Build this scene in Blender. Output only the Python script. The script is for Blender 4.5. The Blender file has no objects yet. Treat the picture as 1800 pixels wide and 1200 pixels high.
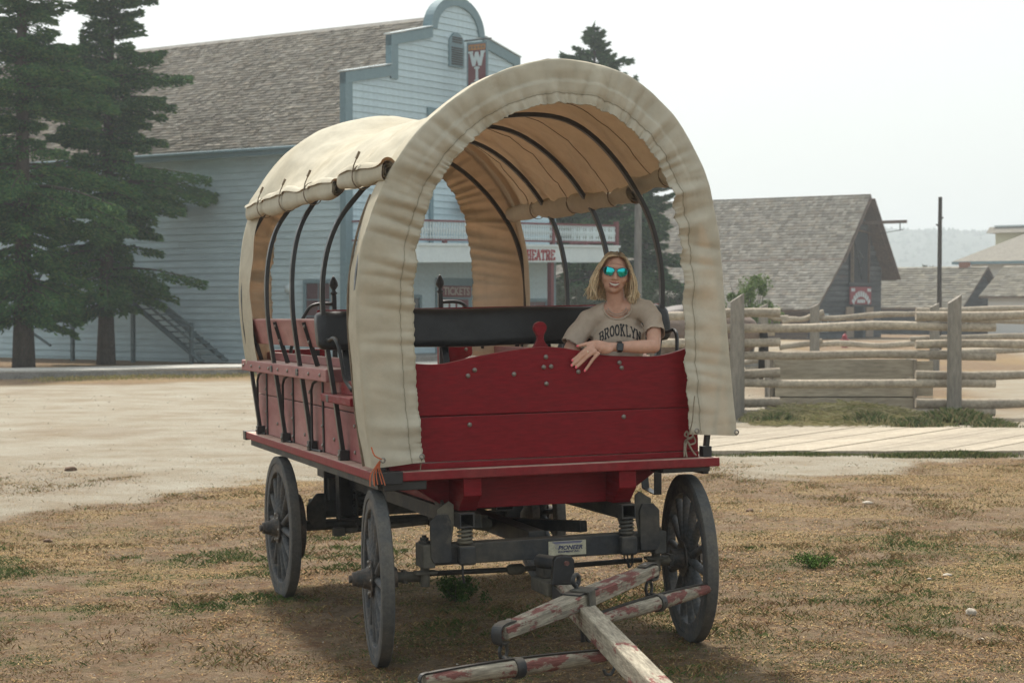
import bpy, bmesh, math, random
import numpy as np
from mathutils import Vector, Matrix, noise
from mathutils.bvhtree import BVHTree
random.seed(7); rng = np.random.default_rng(7)
scene = bpy.context.scene
COL = scene.collection
PI = math.pi
# ------------------------------------------------------------------ camera
CAMH, PIT = 1.82, -0.0184
cam_d = bpy.data.cameras.new('camera'); cam = bpy.data.objects.new('camera', cam_d); COL.objects.link(cam)
cam.location = (0, 0, CAMH); cam.rotation_euler = (PI/2 + PIT, 0, 0)
cam_d.sensor_width = 36; cam_d.lens = 66.73; cam_d.clip_start = 0.1; cam_d.clip_end = 6000
cam_d.dof.use_dof = True; cam_d.dof.focus_distance = 10.1; cam_d.dof.aperture_fstop = 6.3
scene.camera = cam
# ------------------------------------------------------------------ light
SUN_EL, SUN_AZ = math.radians(57), math.radians(-14)      # azimuth measured from +Y (behind the wagon) towards +X
world = bpy.data.worlds.new('World'); scene.world = world; world.use_nodes = True
nt = world.node_tree; nt.nodes.clear()
sky = nt.nodes.new('ShaderNodeTexSky'); sky.sky_type = 'NISHITA'; sky.sun_disc = False
sky.sun_elevation = SUN_EL; sky.sun_rotation = SUN_AZ; sky.air_density = 1.0; sky.dust_density = 6.0; sky.ozone_density = 1.0
b1 = nt.nodes.new('ShaderNodeBackground'); b1.inputs[1].default_value = 0.05
b2 = nt.nodes.new('ShaderNodeBackground'); b2.inputs[0].default_value = (0.79, 0.835, 0.815, 1); b2.inputs[1].default_value = 0.70   # smoke layer
ad = nt.nodes.new('ShaderNodeAddShader'); wo = nt.nodes.new('ShaderNodeOutputWorld')
nt.links.new(sky.outputs[0], b1.inputs[0]); nt.links.new(b1.outputs[0], ad.inputs[0]); nt.links.new(b2.outputs[0], ad.inputs[1]); nt.links.new(ad.outputs[0], wo.inputs[0])
sun_d = bpy.data.lights.new('sun', 'SUN'); sun = bpy.data.objects.new('sun', sun_d); COL.objects.link(sun)
sun_d.energy = 4.5; sun_d.angle = math.radians(4); sun_d.color = (1.0, 0.94, 0.85)
sdir = Vector((math.sin(SUN_AZ)*math.cos(SUN_EL), math.cos(SUN_AZ)*math.cos(SUN_EL), math.sin(SUN_EL)))
sun.rotation_euler = sdir.to_track_quat('Z', 'Y').to_euler(); sun.location = (0, 10, 30)
scene.view_settings.view_transform = 'Standard'; scene.view_settings.look = 'None'
scene.view_settings.exposure = 0.30; scene.view_settings.gamma = 1.0
# ------------------------------------------------------------------ frames
F_, ROLL, YAW = 3336.54, 0.0194, -0.3139
CW = Vector((-3.1717, -9.4148, 1.8209))
def _wagon_matrix():
    c, s = math.cos(YAW), math.sin(YAW)
    Ry = Matrix(((c, s, 0), (-s, c, 0), (0, 0, 1)))                       # r, d, u
    cp, sp = math.cos(PIT), math.sin(PIT)
    Rp = Matrix(((1, 0, 0), (0, cp, sp), (0, -sp, cp)))
    cr, sr = math.cos(ROLL), math.sin(ROLL)
    Rr = Matrix(((cr, 0, -sr), (0, 1, 0), (sr, 0, cr)))
    Rw = Rp.transposed() @ Rr @ Rp @ Ry
    m = Rw.to_4x4(); m.translation = Vector((0, 0, CAMH)) - Rw @ CW
    return m
MW = _wagon_matrix()
def lerp(a, b, t): return a + (b - a)*t
def sstep(a, b, x):
    t = np.clip((x - a)/(b - a), 0, 1); return t*t*(3 - 2*t)
# ground height: the yard is flat, with the slight cross slope the wagon stands on
_o, _ax, _ay = MW @ Vector((0, 1.25, 0)), MW @ Vector((1, 1.25, 0)), MW @ Vector((0, 2.25, 0))
_n = (_ax - _o).cross(_ay - _o).normalized()
def vnoise(x, y, f, seed=0):
    """cheap value noise, vectorised"""
    x = np.asarray(x, float)*f + seed*17.3; y = np.asarray(y, float)*f + seed*9.1
    xi, yi = np.floor(x), np.floor(y); fx, fy = x - xi, y - yi
    fx, fy = fx*fx*(3-2*fx), fy*fy*(3-2*fy)
    def h(a, b):
        v = np.sin(a*127.1 + b*311.7 + seed*74.7)*43758.5453; return v - np.floor(v)
    return (h(xi, yi)*(1-fx) + h(xi+1, yi)*fx)*(1-fy) + (h(xi, yi+1)*(1-fx) + h(xi+1, yi+1)*fx)*fy
def fbm(x, y, f, seed=0, o=4):
    t = 0; a = .5; n = 0
    for i in range(o): t = t + a*vnoise(x, y, f*2**i, seed+i); n += a; a *= .5
    return t/n
def gz(x, y):
    x = np.asarray(x, float); y = np.asarray(y, float)
    pl = _o.z - (_n.x*(x-_o.x) + _n.y*(y-_o.y))/_n.z
    d = np.hypot(x-_o.x, y-_o.y)
    w = 1 - sstep(3.0, 7.5, d)
    b = (fbm(x, y, .9, 3)-.5)*.05*(1-.75*(1-sstep(1.6, 3.2, d))) + (fbm(x, y, 7, 5)-.5)*.018
    far = sstep(40, 80, np.hypot(x, y))
    return (pl + .009)*w + b*(1-far)
def gzf(x, y): return float(gz(x, y))
# ------------------------------------------------------------------ helpers
def tag(o, label=None, cat=None, group=None, kind=None):
    if label: o['label'] = label
    if cat: o['category'] = cat
    if group: o['group'] = group
    if kind: o['kind'] = kind
    return o
def empty(name, m=None, loc=None, rz=0):
    o = bpy.data.objects.new(name, None); COL.objects.link(o); o.empty_display_size = .2
    if m is not None: o.matrix_world = m
    elif loc is not None: o.location = loc; o.rotation_euler = (0, 0, rz)
    return o
def link(name, me, mat=None, parent=None, loc=None, rot=None, bevel=0):
    o = bpy.data.objects.new(name, me); COL.objects.link(o)
    if mat is not None and len(me.materials) == 0: me.materials.append(mat)
    if parent is not None: o.parent = parent
    if loc is not None: o.location = loc
    if rot is not None: o.rotation_euler = rot
    if bevel:
        b = o.modifiers.new('bevel', 'BEVEL'); b.width = bevel; b.segments = 2; b.limit_method = 'ANGLE'; b.angle_limit = math.radians(40)
    return o
class MB:
    def __init__(s): s.v = []; s.f = []; s.sm = False
    def add(s, vs, fs):
        b = len(s.v); s.v += [tuple(v) for v in vs]; s.f += [tuple(i+b for i in f) for f in fs]; return s
    def box(s, c, d, R=None):
        vs = [Vector((x*d[0]/2, y*d[1]/2, z*d[2]/2)) for x in (-1, 1) for y in (-1, 1) for z in (-1, 1)]
        if R is not None: vs = [R @ v for v in vs]
        vs = [v + Vector(c) for v in vs]
        return s.add(vs, [(0,1,3,2),(4,6,7,5),(0,4,5,1),(2,3,7,6),(0,2,6,4),(1,5,7,3)])
    def bb(s, x0, x1, y0, y1, z0, z1): return s.box(((x0+x1)/2, (y0+y1)/2, (z0+z1)/2), (abs(x1-x0), abs(y1-y0), abs(z1-z0)))
    def beam(s, p0, p1, w, h, up=(0,0,1)):
        p0, p1 = Vector(p0), Vector(p1); d = p1-p0; L = d.length; d.normalize()
        a = d.cross(Vector(up))
        if a.length < 1e-5: a = d.cross(Vector((1,0,0)))
        a.normalize(); b = a.cross(d)
        R = Matrix((d, a, b)).transposed()
        return s.box((p0+p1)/2, (L, w, h), R)
    def tube(s, pts, r, n=8, cap=True, flat=None):
        pts = [Vector(p) for p in pts]; m = len(pts)
        rs = r if hasattr(r, '__len__') else [r]*m
        t0 = (pts[1]-pts[0]).normalized()
        a = t0.cross(Vector((0,0,1)))
        if a.length < .1: a = t0.cross(Vector((0,1,0)))
        a.normalize(); vs = []
        for i in range(m):
            t = (pts[min(i+1, m-1)]-pts[max(i-1, 0)])
            if t.length > 1e-9:
                t.normalize(); a = (a - t*a.dot(t)); a.normalize()
            b = t.cross(a)
            for k in range(n):
                q = 2*PI*k/n; vs.append(pts[i] + (a*math.cos(q) + b*math.sin(q))*rs[i])
        fs = [(i*n+k, i*n+(k+1) % n, (i+1)*n+(k+1) % n, (i+1)*n+k) for i in range(m-1) for k in range(n)]
        if cap: fs += [tuple(range(n-1, -1, -1)), tuple((m-1)*n+k for k in range(n))]
        return s.add(vs, fs)
    def sweep(s, pts, w, h, side=(0,1,0)):
        """rectangular bar along pts; w along 'side', h across"""
        pts = [Vector(p) for p in pts]; m = len(pts); sd = Vector(side).normalized(); vs = []
        for i in range(m):
            t = (pts[min(i+1, m-1)]-pts[max(i-1, 0)]).normalized(); u = t.cross(sd).normalized()
            for x, y in ((-1,-1),(1,-1),(1,1),(-1,1)): vs.append(pts[i] + sd*(x*w/2) + u*(y*h/2))
        fs = [(i*4+k, i*4+(k+1) % 4, (i+1)*4+(k+1) % 4, (i+1)*4+k) for i in range(m-1) for k in range(4)]
        fs += [(3,2,1,0), tuple((m-1)*4+k for k in range(4))]
        return s.add(vs, fs)
    def lathe(s, prof, o=(0,0,0), ax=(0,0,1), n=16, cap=True):
        o = Vector(o); ax = Vector(ax).normalized(); a = ax.orthogonal().normalized(); b = ax.cross(a); vs = []
        for r, h in prof:
            for k in range(n):
                q = 2*PI*k/n; vs.append(o + ax*h + (a*math.cos(q)+b*math.sin(q))*r)
        m = len(prof)
        fs = [(i*n+k, i*n+(k+1) % n, (i+1)*n+(k+1) % n, (i+1)*n+k) for i in range(m-1) for k in range(n)]
        if cap: fs += [tuple(range(n-1, -1, -1)), tuple((m-1)*n+k for k in range(n))]
        return s.add(vs, fs)
    def prism(s, poly, ax, a0, a1):
        n = len(poly)
        def P(p, a): return {'x': (a, p[0], p[1]), 'y': (p[0], a, p[1]), 'z': (p[0], p[1], a)}[ax]
        vs = [P(p, a0) for p in poly] + [P(p, a1) for p in poly]
        fs = [tuple(range(n-1, -1, -1)), tuple(range(n, 2*n))] + [(i, (i+1) % n, n+(i+1) % n, n+i) for i in range(n)]
        return s.add(vs, fs)
    def ell(s, c, r, n=10, R=None):
        vs = []; fs = []; c = Vector(c)
        for i in range(n+1):
            th = PI*i/n
            for k in range(2*n):
                q = PI*k/n; v = Vector((r[0]*math.sin(th)*math.cos(q), r[1]*math.sin(th)*math.sin(q), r[2]*math.cos(th)))
                if R is not None: v = R @ v
                vs.append(c+v)
        for i in range(n):
            for k in range(2*n): fs.append((i*2*n+k, (i+1)*2*n+k, (i+1)*2*n+(k+1) % (2*n), i*2*n+(k+1) % (2*n)))
        return s.add(vs, fs)
    def grid(s, P):
        """P: list of rows of points"""
        m, n = len(P), len(P[0]); vs = [p for r in P for p in r]
        return s.add(vs, [(i*n+j, i*n+j+1, (i+1)*n+j+1, (i+1)*n+j) for i in range(m-1) for j in range(n-1)])
    def mesh(s, name, smooth=False):
        me = bpy.data.meshes.new(name); me.from_pydata([tuple(v) for v in s.v], [], s.f); me.validate(); me.update()
        bm = bmesh.new(); bm.from_mesh(me)
        bmesh.ops.recalc_face_normals(bm, faces=bm.faces); bm.to_mesh(me); bm.free()
        if smooth: me.polygons.foreach_set('use_smooth', [True]*len(me.polygons))
        return me
    def build(s, name, mat, parent=None, bevel=0, smooth=False, loc=None, rot=None, auto=None):
        me = s.mesh(name, smooth or auto is not None)
        if auto is not None: me.set_sharp_from_angle(angle=math.radians(auto))
        return link(name, me, mat, parent, loc, rot, bevel)
def fastmesh(name, V, Fq, col=None, smooth=False):
    """numpy mesh: V (n,3), Fq (m,k) same-size faces, col (m,3) per face"""
    V = np.asarray(V, np.float32); Fq = np.asarray(Fq, np.int32); m, k = Fq.shape
    me = bpy.data.meshes.new(name); me.vertices.add(len(V)); me.vertices.foreach_set('co', V.ravel())
    me.loops.add(m*k); me.loops.foreach_set('vertex_index', Fq.ravel())
    me.polygons.add(m); me.polygons.foreach_set('loop_start', np.arange(0, m*k, k, dtype=np.int32))
    me.polygons.foreach_set('loop_total', np.full(m, k, np.int32))
    me.update(calc_edges=True)
    if col is not None:
        a = me.color_attributes.new('Col', 'FLOAT_COLOR', 'CORNER')
        c = np.concatenate([np.asarray(col, np.float32), np.ones((m, 1), np.float32)], 1)
        a.data.foreach_set('color', np.repeat(c, k, 0).ravel())
    if smooth: me.polygons.foreach_set('use_smooth', np.ones(m, bool))
    return me
# ------------------------------------------------------------------ materials
def mat(name, c1, c2=None, rough=.6, scale=4., detail=6., bump=0., bscale=40., stretch=(1,1,1), metal=0., spec=.4, ramp=(.35,.65), var=.12, vscale=None, attr=None, c3=None, r3=(.6,.66), s3=9., coat=0., st3=None, rvar=.0, sheen=0., orand=0.):
    m = bpy.data.materials.new(name); m.use_nodes = True; t = m.node_tree; N = t.nodes; L = t.links
    bs = N['Principled BSDF']; bs.inputs['Roughness'].default_value = rough; bs.inputs['Metallic'].default_value = metal
    bs.inputs['Specular IOR Level'].default_value = spec; bs.inputs['Coat Weight'].default_value = coat
    tc = N.new('ShaderNodeTexCoord'); mp = N.new('ShaderNodeMapping'); mp.inputs['Scale'].default_value = stretch
    L.new(tc.outputs['Object'], mp.inputs[0])
    def nz(sc, de=6., src=mp, ro=.6):
        n = N.new('ShaderNodeTexNoise'); n.inputs['Scale'].default_value = sc; n.inputs['Detail'].default_value = de; n.inputs['Roughness'].default_value = ro
        L.new(src.outputs[0], n.inputs['Vector']); return n
    def rmp(n, lo, hi):
        r = N.new('ShaderNodeMapRange'); r.inputs[1].default_value = lo; r.inputs[2].default_value = hi; L.new(n.outputs[0], r.inputs[0]); return r
    def mix(a, b, f, mode='MIX'):
        x = N.new('ShaderNodeMix'); x.data_type = 'RGBA'; x.blend_type = mode
        for s, v in ((6, a), (7, b)):
            if hasattr(v, 'outputs'): L.new(v.outputs[2 if v.bl_idname == 'ShaderNodeMix' else 0], x.inputs[s])
            else: x.inputs[s].default_value = (*v, 1)
        if hasattr(f, 'outputs'): L.new(f.outputs[0], x.inputs[0])
        else: x.inputs[0].default_value = f
        return x
    if attr:
        at = N.new('ShaderNodeAttribute'); at.attribute_name = attr; cur = at
    else: cur = c1
    if c2 is not None: cur = mix(cur, c2, rmp(nz(scale, detail), *ramp))
    if c3 is not None:
        src = mp
        if st3 is not None:
            src = N.new('ShaderNodeMapping'); src.inputs['Scale'].default_value = st3; L.new(tc.outputs['Object'], src.inputs[0])
        cur = mix(cur, c3, rmp(nz(s3, 8., src, .7), *r3))
    if var:
        n2 = nz(vscale or scale*6, 5.)
        r = rmp(n2, .3, .7); r.inputs[3].default_value = 1-var*1.6; r.inputs[4].default_value = 1+var
        cb = N.new('ShaderNodeCombineColor'); 
        for i in range(3): L.new(r.outputs[0], cb.inputs[i])
        cur = mix(cur, cb, 1.0, 'MULTIPLY')
    if orand:
        oi = N.new('ShaderNodeObjectInfo'); r = N.new('ShaderNodeMapRange'); r.inputs[3].default_value = 1-orand; r.inputs[4].default_value = 1+orand; L.new(oi.outputs['Random'], r.inputs[0])
        cb = N.new('ShaderNodeCombineColor')
        for i in range(3): L.new(r.outputs[0], cb.inputs[i])
        cur = mix(cur, cb, 1.0, 'MULTIPLY')
    if hasattr(cur, 'outputs'): L.new(cur.outputs[2 if cur.bl_idname == 'ShaderNodeMix' else 0], bs.inputs['Base Color'])
    else: bs.inputs['Base Color'].default_value = (*cur, 1)
    if rvar:
        r = rmp(nz(scale*2.5, 6.), .3, .7); r.inputs[3].default_value = max(0, rough-rvar); r.inputs[4].default_value = min(1, rough+rvar); L.new(r.outputs[0], bs.inputs['Roughness'])
    if bump:
        bn = nz(bscale, 8., mp, .65); bp = N.new('ShaderNodeBump'); bp.inputs['Strength'].default_value = bump; bp.inputs['Distance'].default_value = .01
        L.new(bn.outputs[0], bp.inputs['Height']); L.new(bp.outputs[0], bs.inputs['Normal'])
    if sheen: bs.inputs['Sheen Weight'].default_value = sheen
    m['_out'] = 1
    return m
def cloth_mat(name, c1, c2, tc, tw):
    m = mat(name, c1, c2, rough=.9, scale=1.7, spec=.15, bump=.12, bscale=90, var=.06, vscale=14, ramp=(.45, .75), c3=(.40,.33,.235), r3=(.62,.78), s3=3.2)
    t = m.node_tree; N = t.nodes; L = t.links; bs = N['Principled BSDF']; out = [n for n in N if n.type == 'OUTPUT_MATERIAL'][0]
    tr = N.new('ShaderNodeBsdfTranslucent'); tr.inputs[0].default_value = (*tc, 1)
    mx = N.new('ShaderNodeMixShader'); mx.inputs[0].default_value = tw
    L.new(bs.outputs[0], mx.inputs[1]); L.new(tr.outputs[0], mx.inputs[2]); L.new(mx.outputs[0], out.inputs[0])
    return m
RED = (.20, .006, .012); REDD = (.26, .045, .05)
m_red = mat('red_paint', RED, (.18, .007, .011), spec=.2, rough=.5, scale=3, var=.16, vscale=16, bump=.08, bscale=60, stretch=(1,1,6), rvar=.1, c3=(.20,.05,.045), r3=(.68,.85), s3=5)
m_redside = mat('dusty_sheen_red_paint', (.225,.035,.042), (.37,.18,.165), spec=.3, rough=.55, scale=2.6, var=.10, vscale=22, bump=.10, bscale=50, stretch=(1,.35,1), ramp=(.26,.66), c3=(.42,.26,.22), r3=(.66,.78), s3=7)  # paler tone is dust plus sky sheen put into the colour
m_ledge = mat('dusty_red_ledge', (.25,.05,.05), (.40,.24,.19), rough=.75, scale=5, var=.12, vscale=30, ramp=(.35,.6), bump=.1)
m_black = mat('black_iron', (.012,.013,.014), (.03,.03,.03), rough=.42, scale=6, var=.15, bump=.05, spec=.5, rvar=.12)
m_bow = mat('black_bow_steel', (.016,.018,.02), (.035,.037,.038), rough=.38, scale=4, var=.12, spec=.55, rvar=.1)
m_steel = mat('dusty_steel', (.028,.031,.035), (.088,.078,.06), rough=.6, scale=5, var=.18, bump=.12, ramp=(.4,.7), c3=(.15,.13,.10), r3=(.6,.75), s3=4)
m_steel2 = mat('khaki_dust_steel', (.06,.06,.055), (.15,.135,.10), rough=.75, scale=4, var=.18, bump=.12)
m_rust = mat('rusty_bolt', (.13,.05,.04), (.2,.12,.1), rough=.8, scale=30, var=.2)
m_bolt = mat('zinc_bolt', (.34,.33,.30), (.2,.17,.14), rough=.45, scale=60, var=.1, metal=.6)
m_vinyl = mat('black_vinyl', (.013,.013,.014), (.025,.024,.022), rough=.42, scale=3, var=.15, bump=.22, bscale=18, rvar=.1)
m_vinyltan = mat('dusty_vinyl_seat', (.16,.125,.09), (.10,.08,.06), rough=.7, scale=4, var=.12, bump=.1)
m_wheelw = mat('weathered_grey_spoke', (.075,.079,.082), (.165,.14,.112), rough=.8, scale=9, var=.25, vscale=50, bump=.25, bscale=60, stretch=(1,1,1), ramp=(.45,.7))
m_tyre = mat('grey_rubber_tyre', (.078,.08,.079), (.135,.122,.10), rough=.85, scale=6, var=.14, vscale=60, bump=.15, bscale=120, ramp=(.4,.7))
m_hub = mat('dark_hub_iron', (.04,.042,.042), (.13,.10,.075), rough=.6, scale=14, var=.2, bump=.1)
m_peel = mat('peeling_red_paint_wood', (.36,.325,.25), (.21,.185,.14), rough=.85, scale=5, var=.3, vscale=14, bump=.6, bscale=22, stretch=(1,9,9), ramp=(.42,.66), c3=(.20,.075,.062), r3=(.51,.56), s3=7, st3=(1,2.4,2.4))
m_canvas = cloth_mat('canvas', (.56,.525,.42), (.50,.45,.335), (.30,.16,.075), .13)
m_stitch = mat('tan_stitch', (.27,.245,.18), rough=.9, var=0)
m_thread = mat('brown_thread', (.10,.085,.06), rough=.9, var=0)
m_rope = mat('cotton_rope', (.36,.32,.25), (.28,.24,.18), rough=.9, scale=40, var=.2)
m_orange = mat('orange_twine', (.55,.13,.05), (.45,.16,.08), rough=.9, scale=60)

def dusty_top(m, dust, amount=.8):
    """dust settles on faces that point up"""
    t = m.node_tree; N = t.nodes; L = t.links; bs = N['Principled BSDF']; src = bs.inputs['Base Color'].links[0].from_socket
    g = N.new('ShaderNodeNewGeometry'); sp = N.new('ShaderNodeSeparateXYZ'); L.new(g.outputs['Normal'], sp.inputs[0])
    r = N.new('ShaderNodeMapRange'); r.inputs[1].default_value = .6; r.inputs[2].default_value = .95; r.inputs[4].default_value = amount; L.new(sp.outputs[2], r.inputs[0])
    n = N.new('ShaderNodeTexNoise'); n.inputs['Scale'].default_value = 9; n.inputs['Detail'].default_value = 8
    tc = N.new('ShaderNodeTexCoord'); L.new(tc.outputs['Object'], n.inputs['Vector'])
    r2 = N.new('ShaderNodeMapRange'); r2.inputs[1].default_value = .12; r2.inputs[2].default_value = .5; L.new(n.outputs[0], r2.inputs[0])
    mu = N.new('ShaderNodeMath'); mu.operation = 'MULTIPLY'; L.new(r.outputs[0], mu.inputs[0]); L.new(r2.outputs[0], mu.inputs[1])
    x = N.new('ShaderNodeMix'); x.data_type = 'RGBA'; L.new(mu.outputs[0], x.inputs[0]); L.new(src, x.inputs[6]); x.inputs[7].default_value = (*dust, 1)
    L.new(x.outputs[2], bs.inputs['Base Color'])
    return m
m_deck = dusty_top(mat('red_deck_paint', (.21,.010,.016), (.21,.03,.03), spec=.25, rough=.55, scale=4, var=.12, vscale=30, bump=.1), (.52,.38,.30), 1.0)
dusty_top(m_redside, (.48,.33,.27), .8); dusty_top(m_red, (.34,.17,.14), .5); dusty_top(m_steel, (.20,.17,.13), .6); dusty_top(m_black, (.10,.09,.075), .5); dusty_top(m_vinyl, (.08,.07,.055), .18)
# ================================================================== WAGON
wagon = empty('covered_wagon', MW)
tag(wagon, 'red covered wagon with cream canvas top, black bows and spoked wheels on dry grass', 'wagon')
def reframe(o, org, xd):
    x = Vector(xd).normalized(); y = Vector((0,0,1)).cross(x).normalized(); z = x.cross(y)
    F = Matrix((x, y, z)).transposed().to_4x4(); F.translation = Vector(org); o.data.transform(F.inverted()); o.matrix_local = F; return o
def wb(mb, name, m, bevel=0, parent=None, smooth=False, auto=None): return mb.build(name, m, parent or wagon, bevel, smooth, auto=auto)
# --- deck
deck = wb(MB().bb(-.93, .93, -.279, 3.44, .962, 1.009), 'deck', m_deck, .006)
wb(MB().bb(-.90, -.865, -.2, 3.35, .918, .9615), 'deck_edge_angle', m_steel, .003)
wb(MB().bb(.865, .90, -.2, 3.35, .918, .9615), 'deck_edge_angle', m_steel, .003)
for sx in (-1, 1):
    wb(MB().bb(sx*.934, sx*.79, -.285, -.21, .95, 1.012), 'corner_cap', m_black, .003) if sx < 0 else None
    wb(MB().bb(sx*.937, sx*.85, 3.36, 3.446, .953, 1.013), 'corner_cap', m_black, .003)
wb(MB().bb(.62, .89, -.24, -.06, .935, .9605), 'step_plate', m_black, .004)
wb(MB().bb(-.88, -.66, -.25, -.06, .915, .9600), 'step_plate', m_black, .004)
# --- front panel
top = [(-.84,1.575),(-.78,1.56),(-.70,1.545),(-.60,1.537),(-.52,1.543),(-.394,1.567),(-.243,1.590),(-.089,1.607),(.003,1.611),(.1,1.602),(.2,1.583),(.283,1.566),(.36,1.556),(.45,1.551),(.55,1.547),(.62,1.548),(.70,1.561),(.78,1.583),(.84,1.602)]
def smooth_poly(p, n=4):
    out = []
    for i in range(len(p)-1):
        p0 = p[max(i-1,0)]; p1 = p[i]; p2 = p[i+1]; p3 = p[min(i+2,len(p)-1)]
        for k in range(n):
            t = k/n
            out.append(tuple(.5*((2*p1[j]) + (-p0[j]+p2[j])*t + (2*p0[j]-5*p1[j]+4*p2[j]-p3[j])*t*t + (-p0[j]+3*p1[j]-3*p2[j]+p3[j])*t**3) for j in range(len(p1))))
    out.append(tuple(p[-1])); return out
topc = smooth_poly(top, 3)
pu = wb(MB().prism([(-.84,1.279)] + topc + [(.84,1.274)], 'y', -.205, -.168), 'front_board', m_red, .004)
pl = wb(MB().bb(-.84, .84, -.203, -.168, 1.045, 1.2725), 'front_board', m_red, .005)
wb(MB().bb(-.84, .84, -.208, -.168, 1.0095, 1.0415), 'front_board', m_red, .004)
wb(MB().bb(-.80, .80, -.1675, -.15, 1.22, 1.33), 'gap_light_block', m_red, .003)  # backing board added to block light shining through the gap
bolt_me = MB().lathe([(.0125,0),(.012,.004),(.008,.0085),(.002,.010)], ax=(0,-1,0), n=10).mesh('bolt', True); bolt_me.materials.append(m_bolt)
boltx_me = MB().lathe([(.0115,0),(.011,.004),(.0075,.008),(.002,.0095)], ax=(-1,0,0), n=8).mesh('bolt_side', True); boltx_me.materials.append(m_bolt)
for x, z, p in [(-.384,1.503,pu),(-.42,1.475,pu),(-.175,1.476,pu),(-.001,1.559,pu),(-.014,1.507,pu),(.026,1.509,pu),(-.001,1.422,pu),(.402,1.519,pu),(.414,1.492,pu),(.175,1.478,pu),(-.416,1.227,pl),(.422,1.237,pl)]:
    link('bolt', bolt_me, parent=p, loc=(x, -.205 if p is pu else -.203, z))
hp = [(-.062,1.59),(-.05,1.612),(-.036,1.632),(-.028,1.653),(-.034,1.675),(-.046,1.697),(-.047,1.716),(-.036,1.733),(-.013,1.741),(.010,1.733),(.021,1.716),(.020,1.697),(.008,1.675),(.004,1.653),(.012,1.632),(.028,1.612),(.040,1.59)]
wb(MB().prism(smooth_poly(hp, 3), 'y', -.166, -.134), 'rein_handle', m_red, .004)
# --- sides
def arc(cx, cy, r, a0, a1, n=8): return [(cx + r*math.cos(lerp(a0,a1,i/n)), cy + r*math.sin(lerp(a0,a1,i/n))) for i in range(n+1)]
for sx in (-1, 1):
    x0, x1 = sx*.857, sx*.82
    low = [(-.166,1.0115),(3.3,1.0115),(3.3,1.267),(.33,1.267),(.33,1.19)] + arc(.25,1.19,.08,0,-PI/2)[1:] + [(.1,1.112),(-.166,1.112)]
    wb(MB().prism(low, 'x', x0, x1), 'side_plank', m_redside, .004)
    wb(MB().bb(x0, x1, .27, 3.3, 1.2725, 1.428), 'side_plank', m_redside, .004)
    rail = wb(MB().bb(sx*.965, sx*.80, .66, 3.28, 1.43, 1.50), 'side_rail', m_redside, .006)
    wb(MB().bb(sx*.815, sx*.775, .66, 3.28, 1.5005, 1.55), 'side_rail', m_redside, .005)
    lrail = wb(MB().bb(sx*.97, sx*.78, .07, .78, 1.325, 1.368), 'seat_rail', m_red, .006)
    wb(MB().prism([(.10,1.3685),(.62,1.3685),(.62,1.43),(.2,1.455),(.14,1.44)], 'x', sx*.90, sx*.868), 'seat_end_plate', m_red, .004)
    # seat frame and inner post at the entry cut
    wb(MB().bb(sx*.845, sx*.80, .26, .32, 1.0115, 1.3245), 'entry_post', m_red, .004)
    # backrest board leaning out
    R = Matrix.Rotation(sx*math.atan2(.045, .165), 3, 'Y')
    bk = wb(MB().box((sx*.915, 2.08, 1.692), (.028, 2.26, .165), R), 'backrest_board', m_redside, .005)
    for y in (3.0, 2.12, 1.25):
        wb(MB().beam((sx*.88, y, 1.5005), (sx*.955, y, 1.755), .028, .008, (0,1,0)), 'backrest_strap', m_black, .001)
        for z in (1.64, 1.73): link('bolt', boltx_me, parent=bk, loc=(sx*(.945+ (z-1.70)*.27), y, z), rot=(0,0,0 if sx < 0 else PI))
    for y in (2.94, 2.075, 1.22):
        s_ = wb(MB().bb(sx*.858, sx*.866, y-.014, y+.014, 1.0115, 1.4295), 'stake_strap', m_black, .001)
        for z in (1.05, 1.16, 1.31): link('bolt', boltx_me, parent=s_, loc=(sx*.866, y, z), rot=(0,0,0 if sx < 0 else PI))
        h = [(sx*.866, y+.005, 1.4295), (sx*.872, y+.07, 1.425), (sx*.885, y+.15, 1.40), (sx*.89, y+.175, 1.36), (sx*.892, y+.175, 1.03), (sx*.892, y+.165, 1.0145), (sx*.87, y+.03, 1.0145)]
        wb(MB().tube(h, .0085, 6), 'stake_brace', m_black, smooth=False, auto=50)
    for y in np.arange(.8, 3.2, .3): link('bolt', boltx_me, parent=rail, loc=(sx*.965, float(y), 1.465), rot=(0,0,0 if sx < 0 else PI))
    for y, z in ((.45,1.06),(.45,1.2),(.42,1.31),(1.75,1.08),(2.6,1.10),(.95,1.10),(2.5,1.35),(1.6,1.34),(.1,1.07)):
        link('bolt', boltx_me, parent=wagon, loc=(sx*.857, y, z), rot=(0,0,0 if sx < 0 else PI))
    # bench along the side, inside
    wb(MB().bb(sx*.80, sx*.42, .95, 3.1, 1.36, 1.39), 'bench_seat', m_red, .004)
    cz = MB(); P = []
    for i in range(9):
        row = []
        for j in range(25):
            a = i/8; b = j/24; ed = min(1, min(a, 1-a)*5, min(b, 1-b)*14)
            row.append((sx*lerp(.79,.43,a), lerp(1.0,3.05,b), 1.391 + .095*ed**.5 + .008*math.sin(b*30)))
        P.append(row)
    cz.grid(P); cz.build('bench_cushion', m_vinyltan, wagon, smooth=True)
    wb(MB().bb(sx*.44, sx*.41, .97, 3.08, 1.0115, 1.3595), 'bench_front', m_red, .003)
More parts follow.
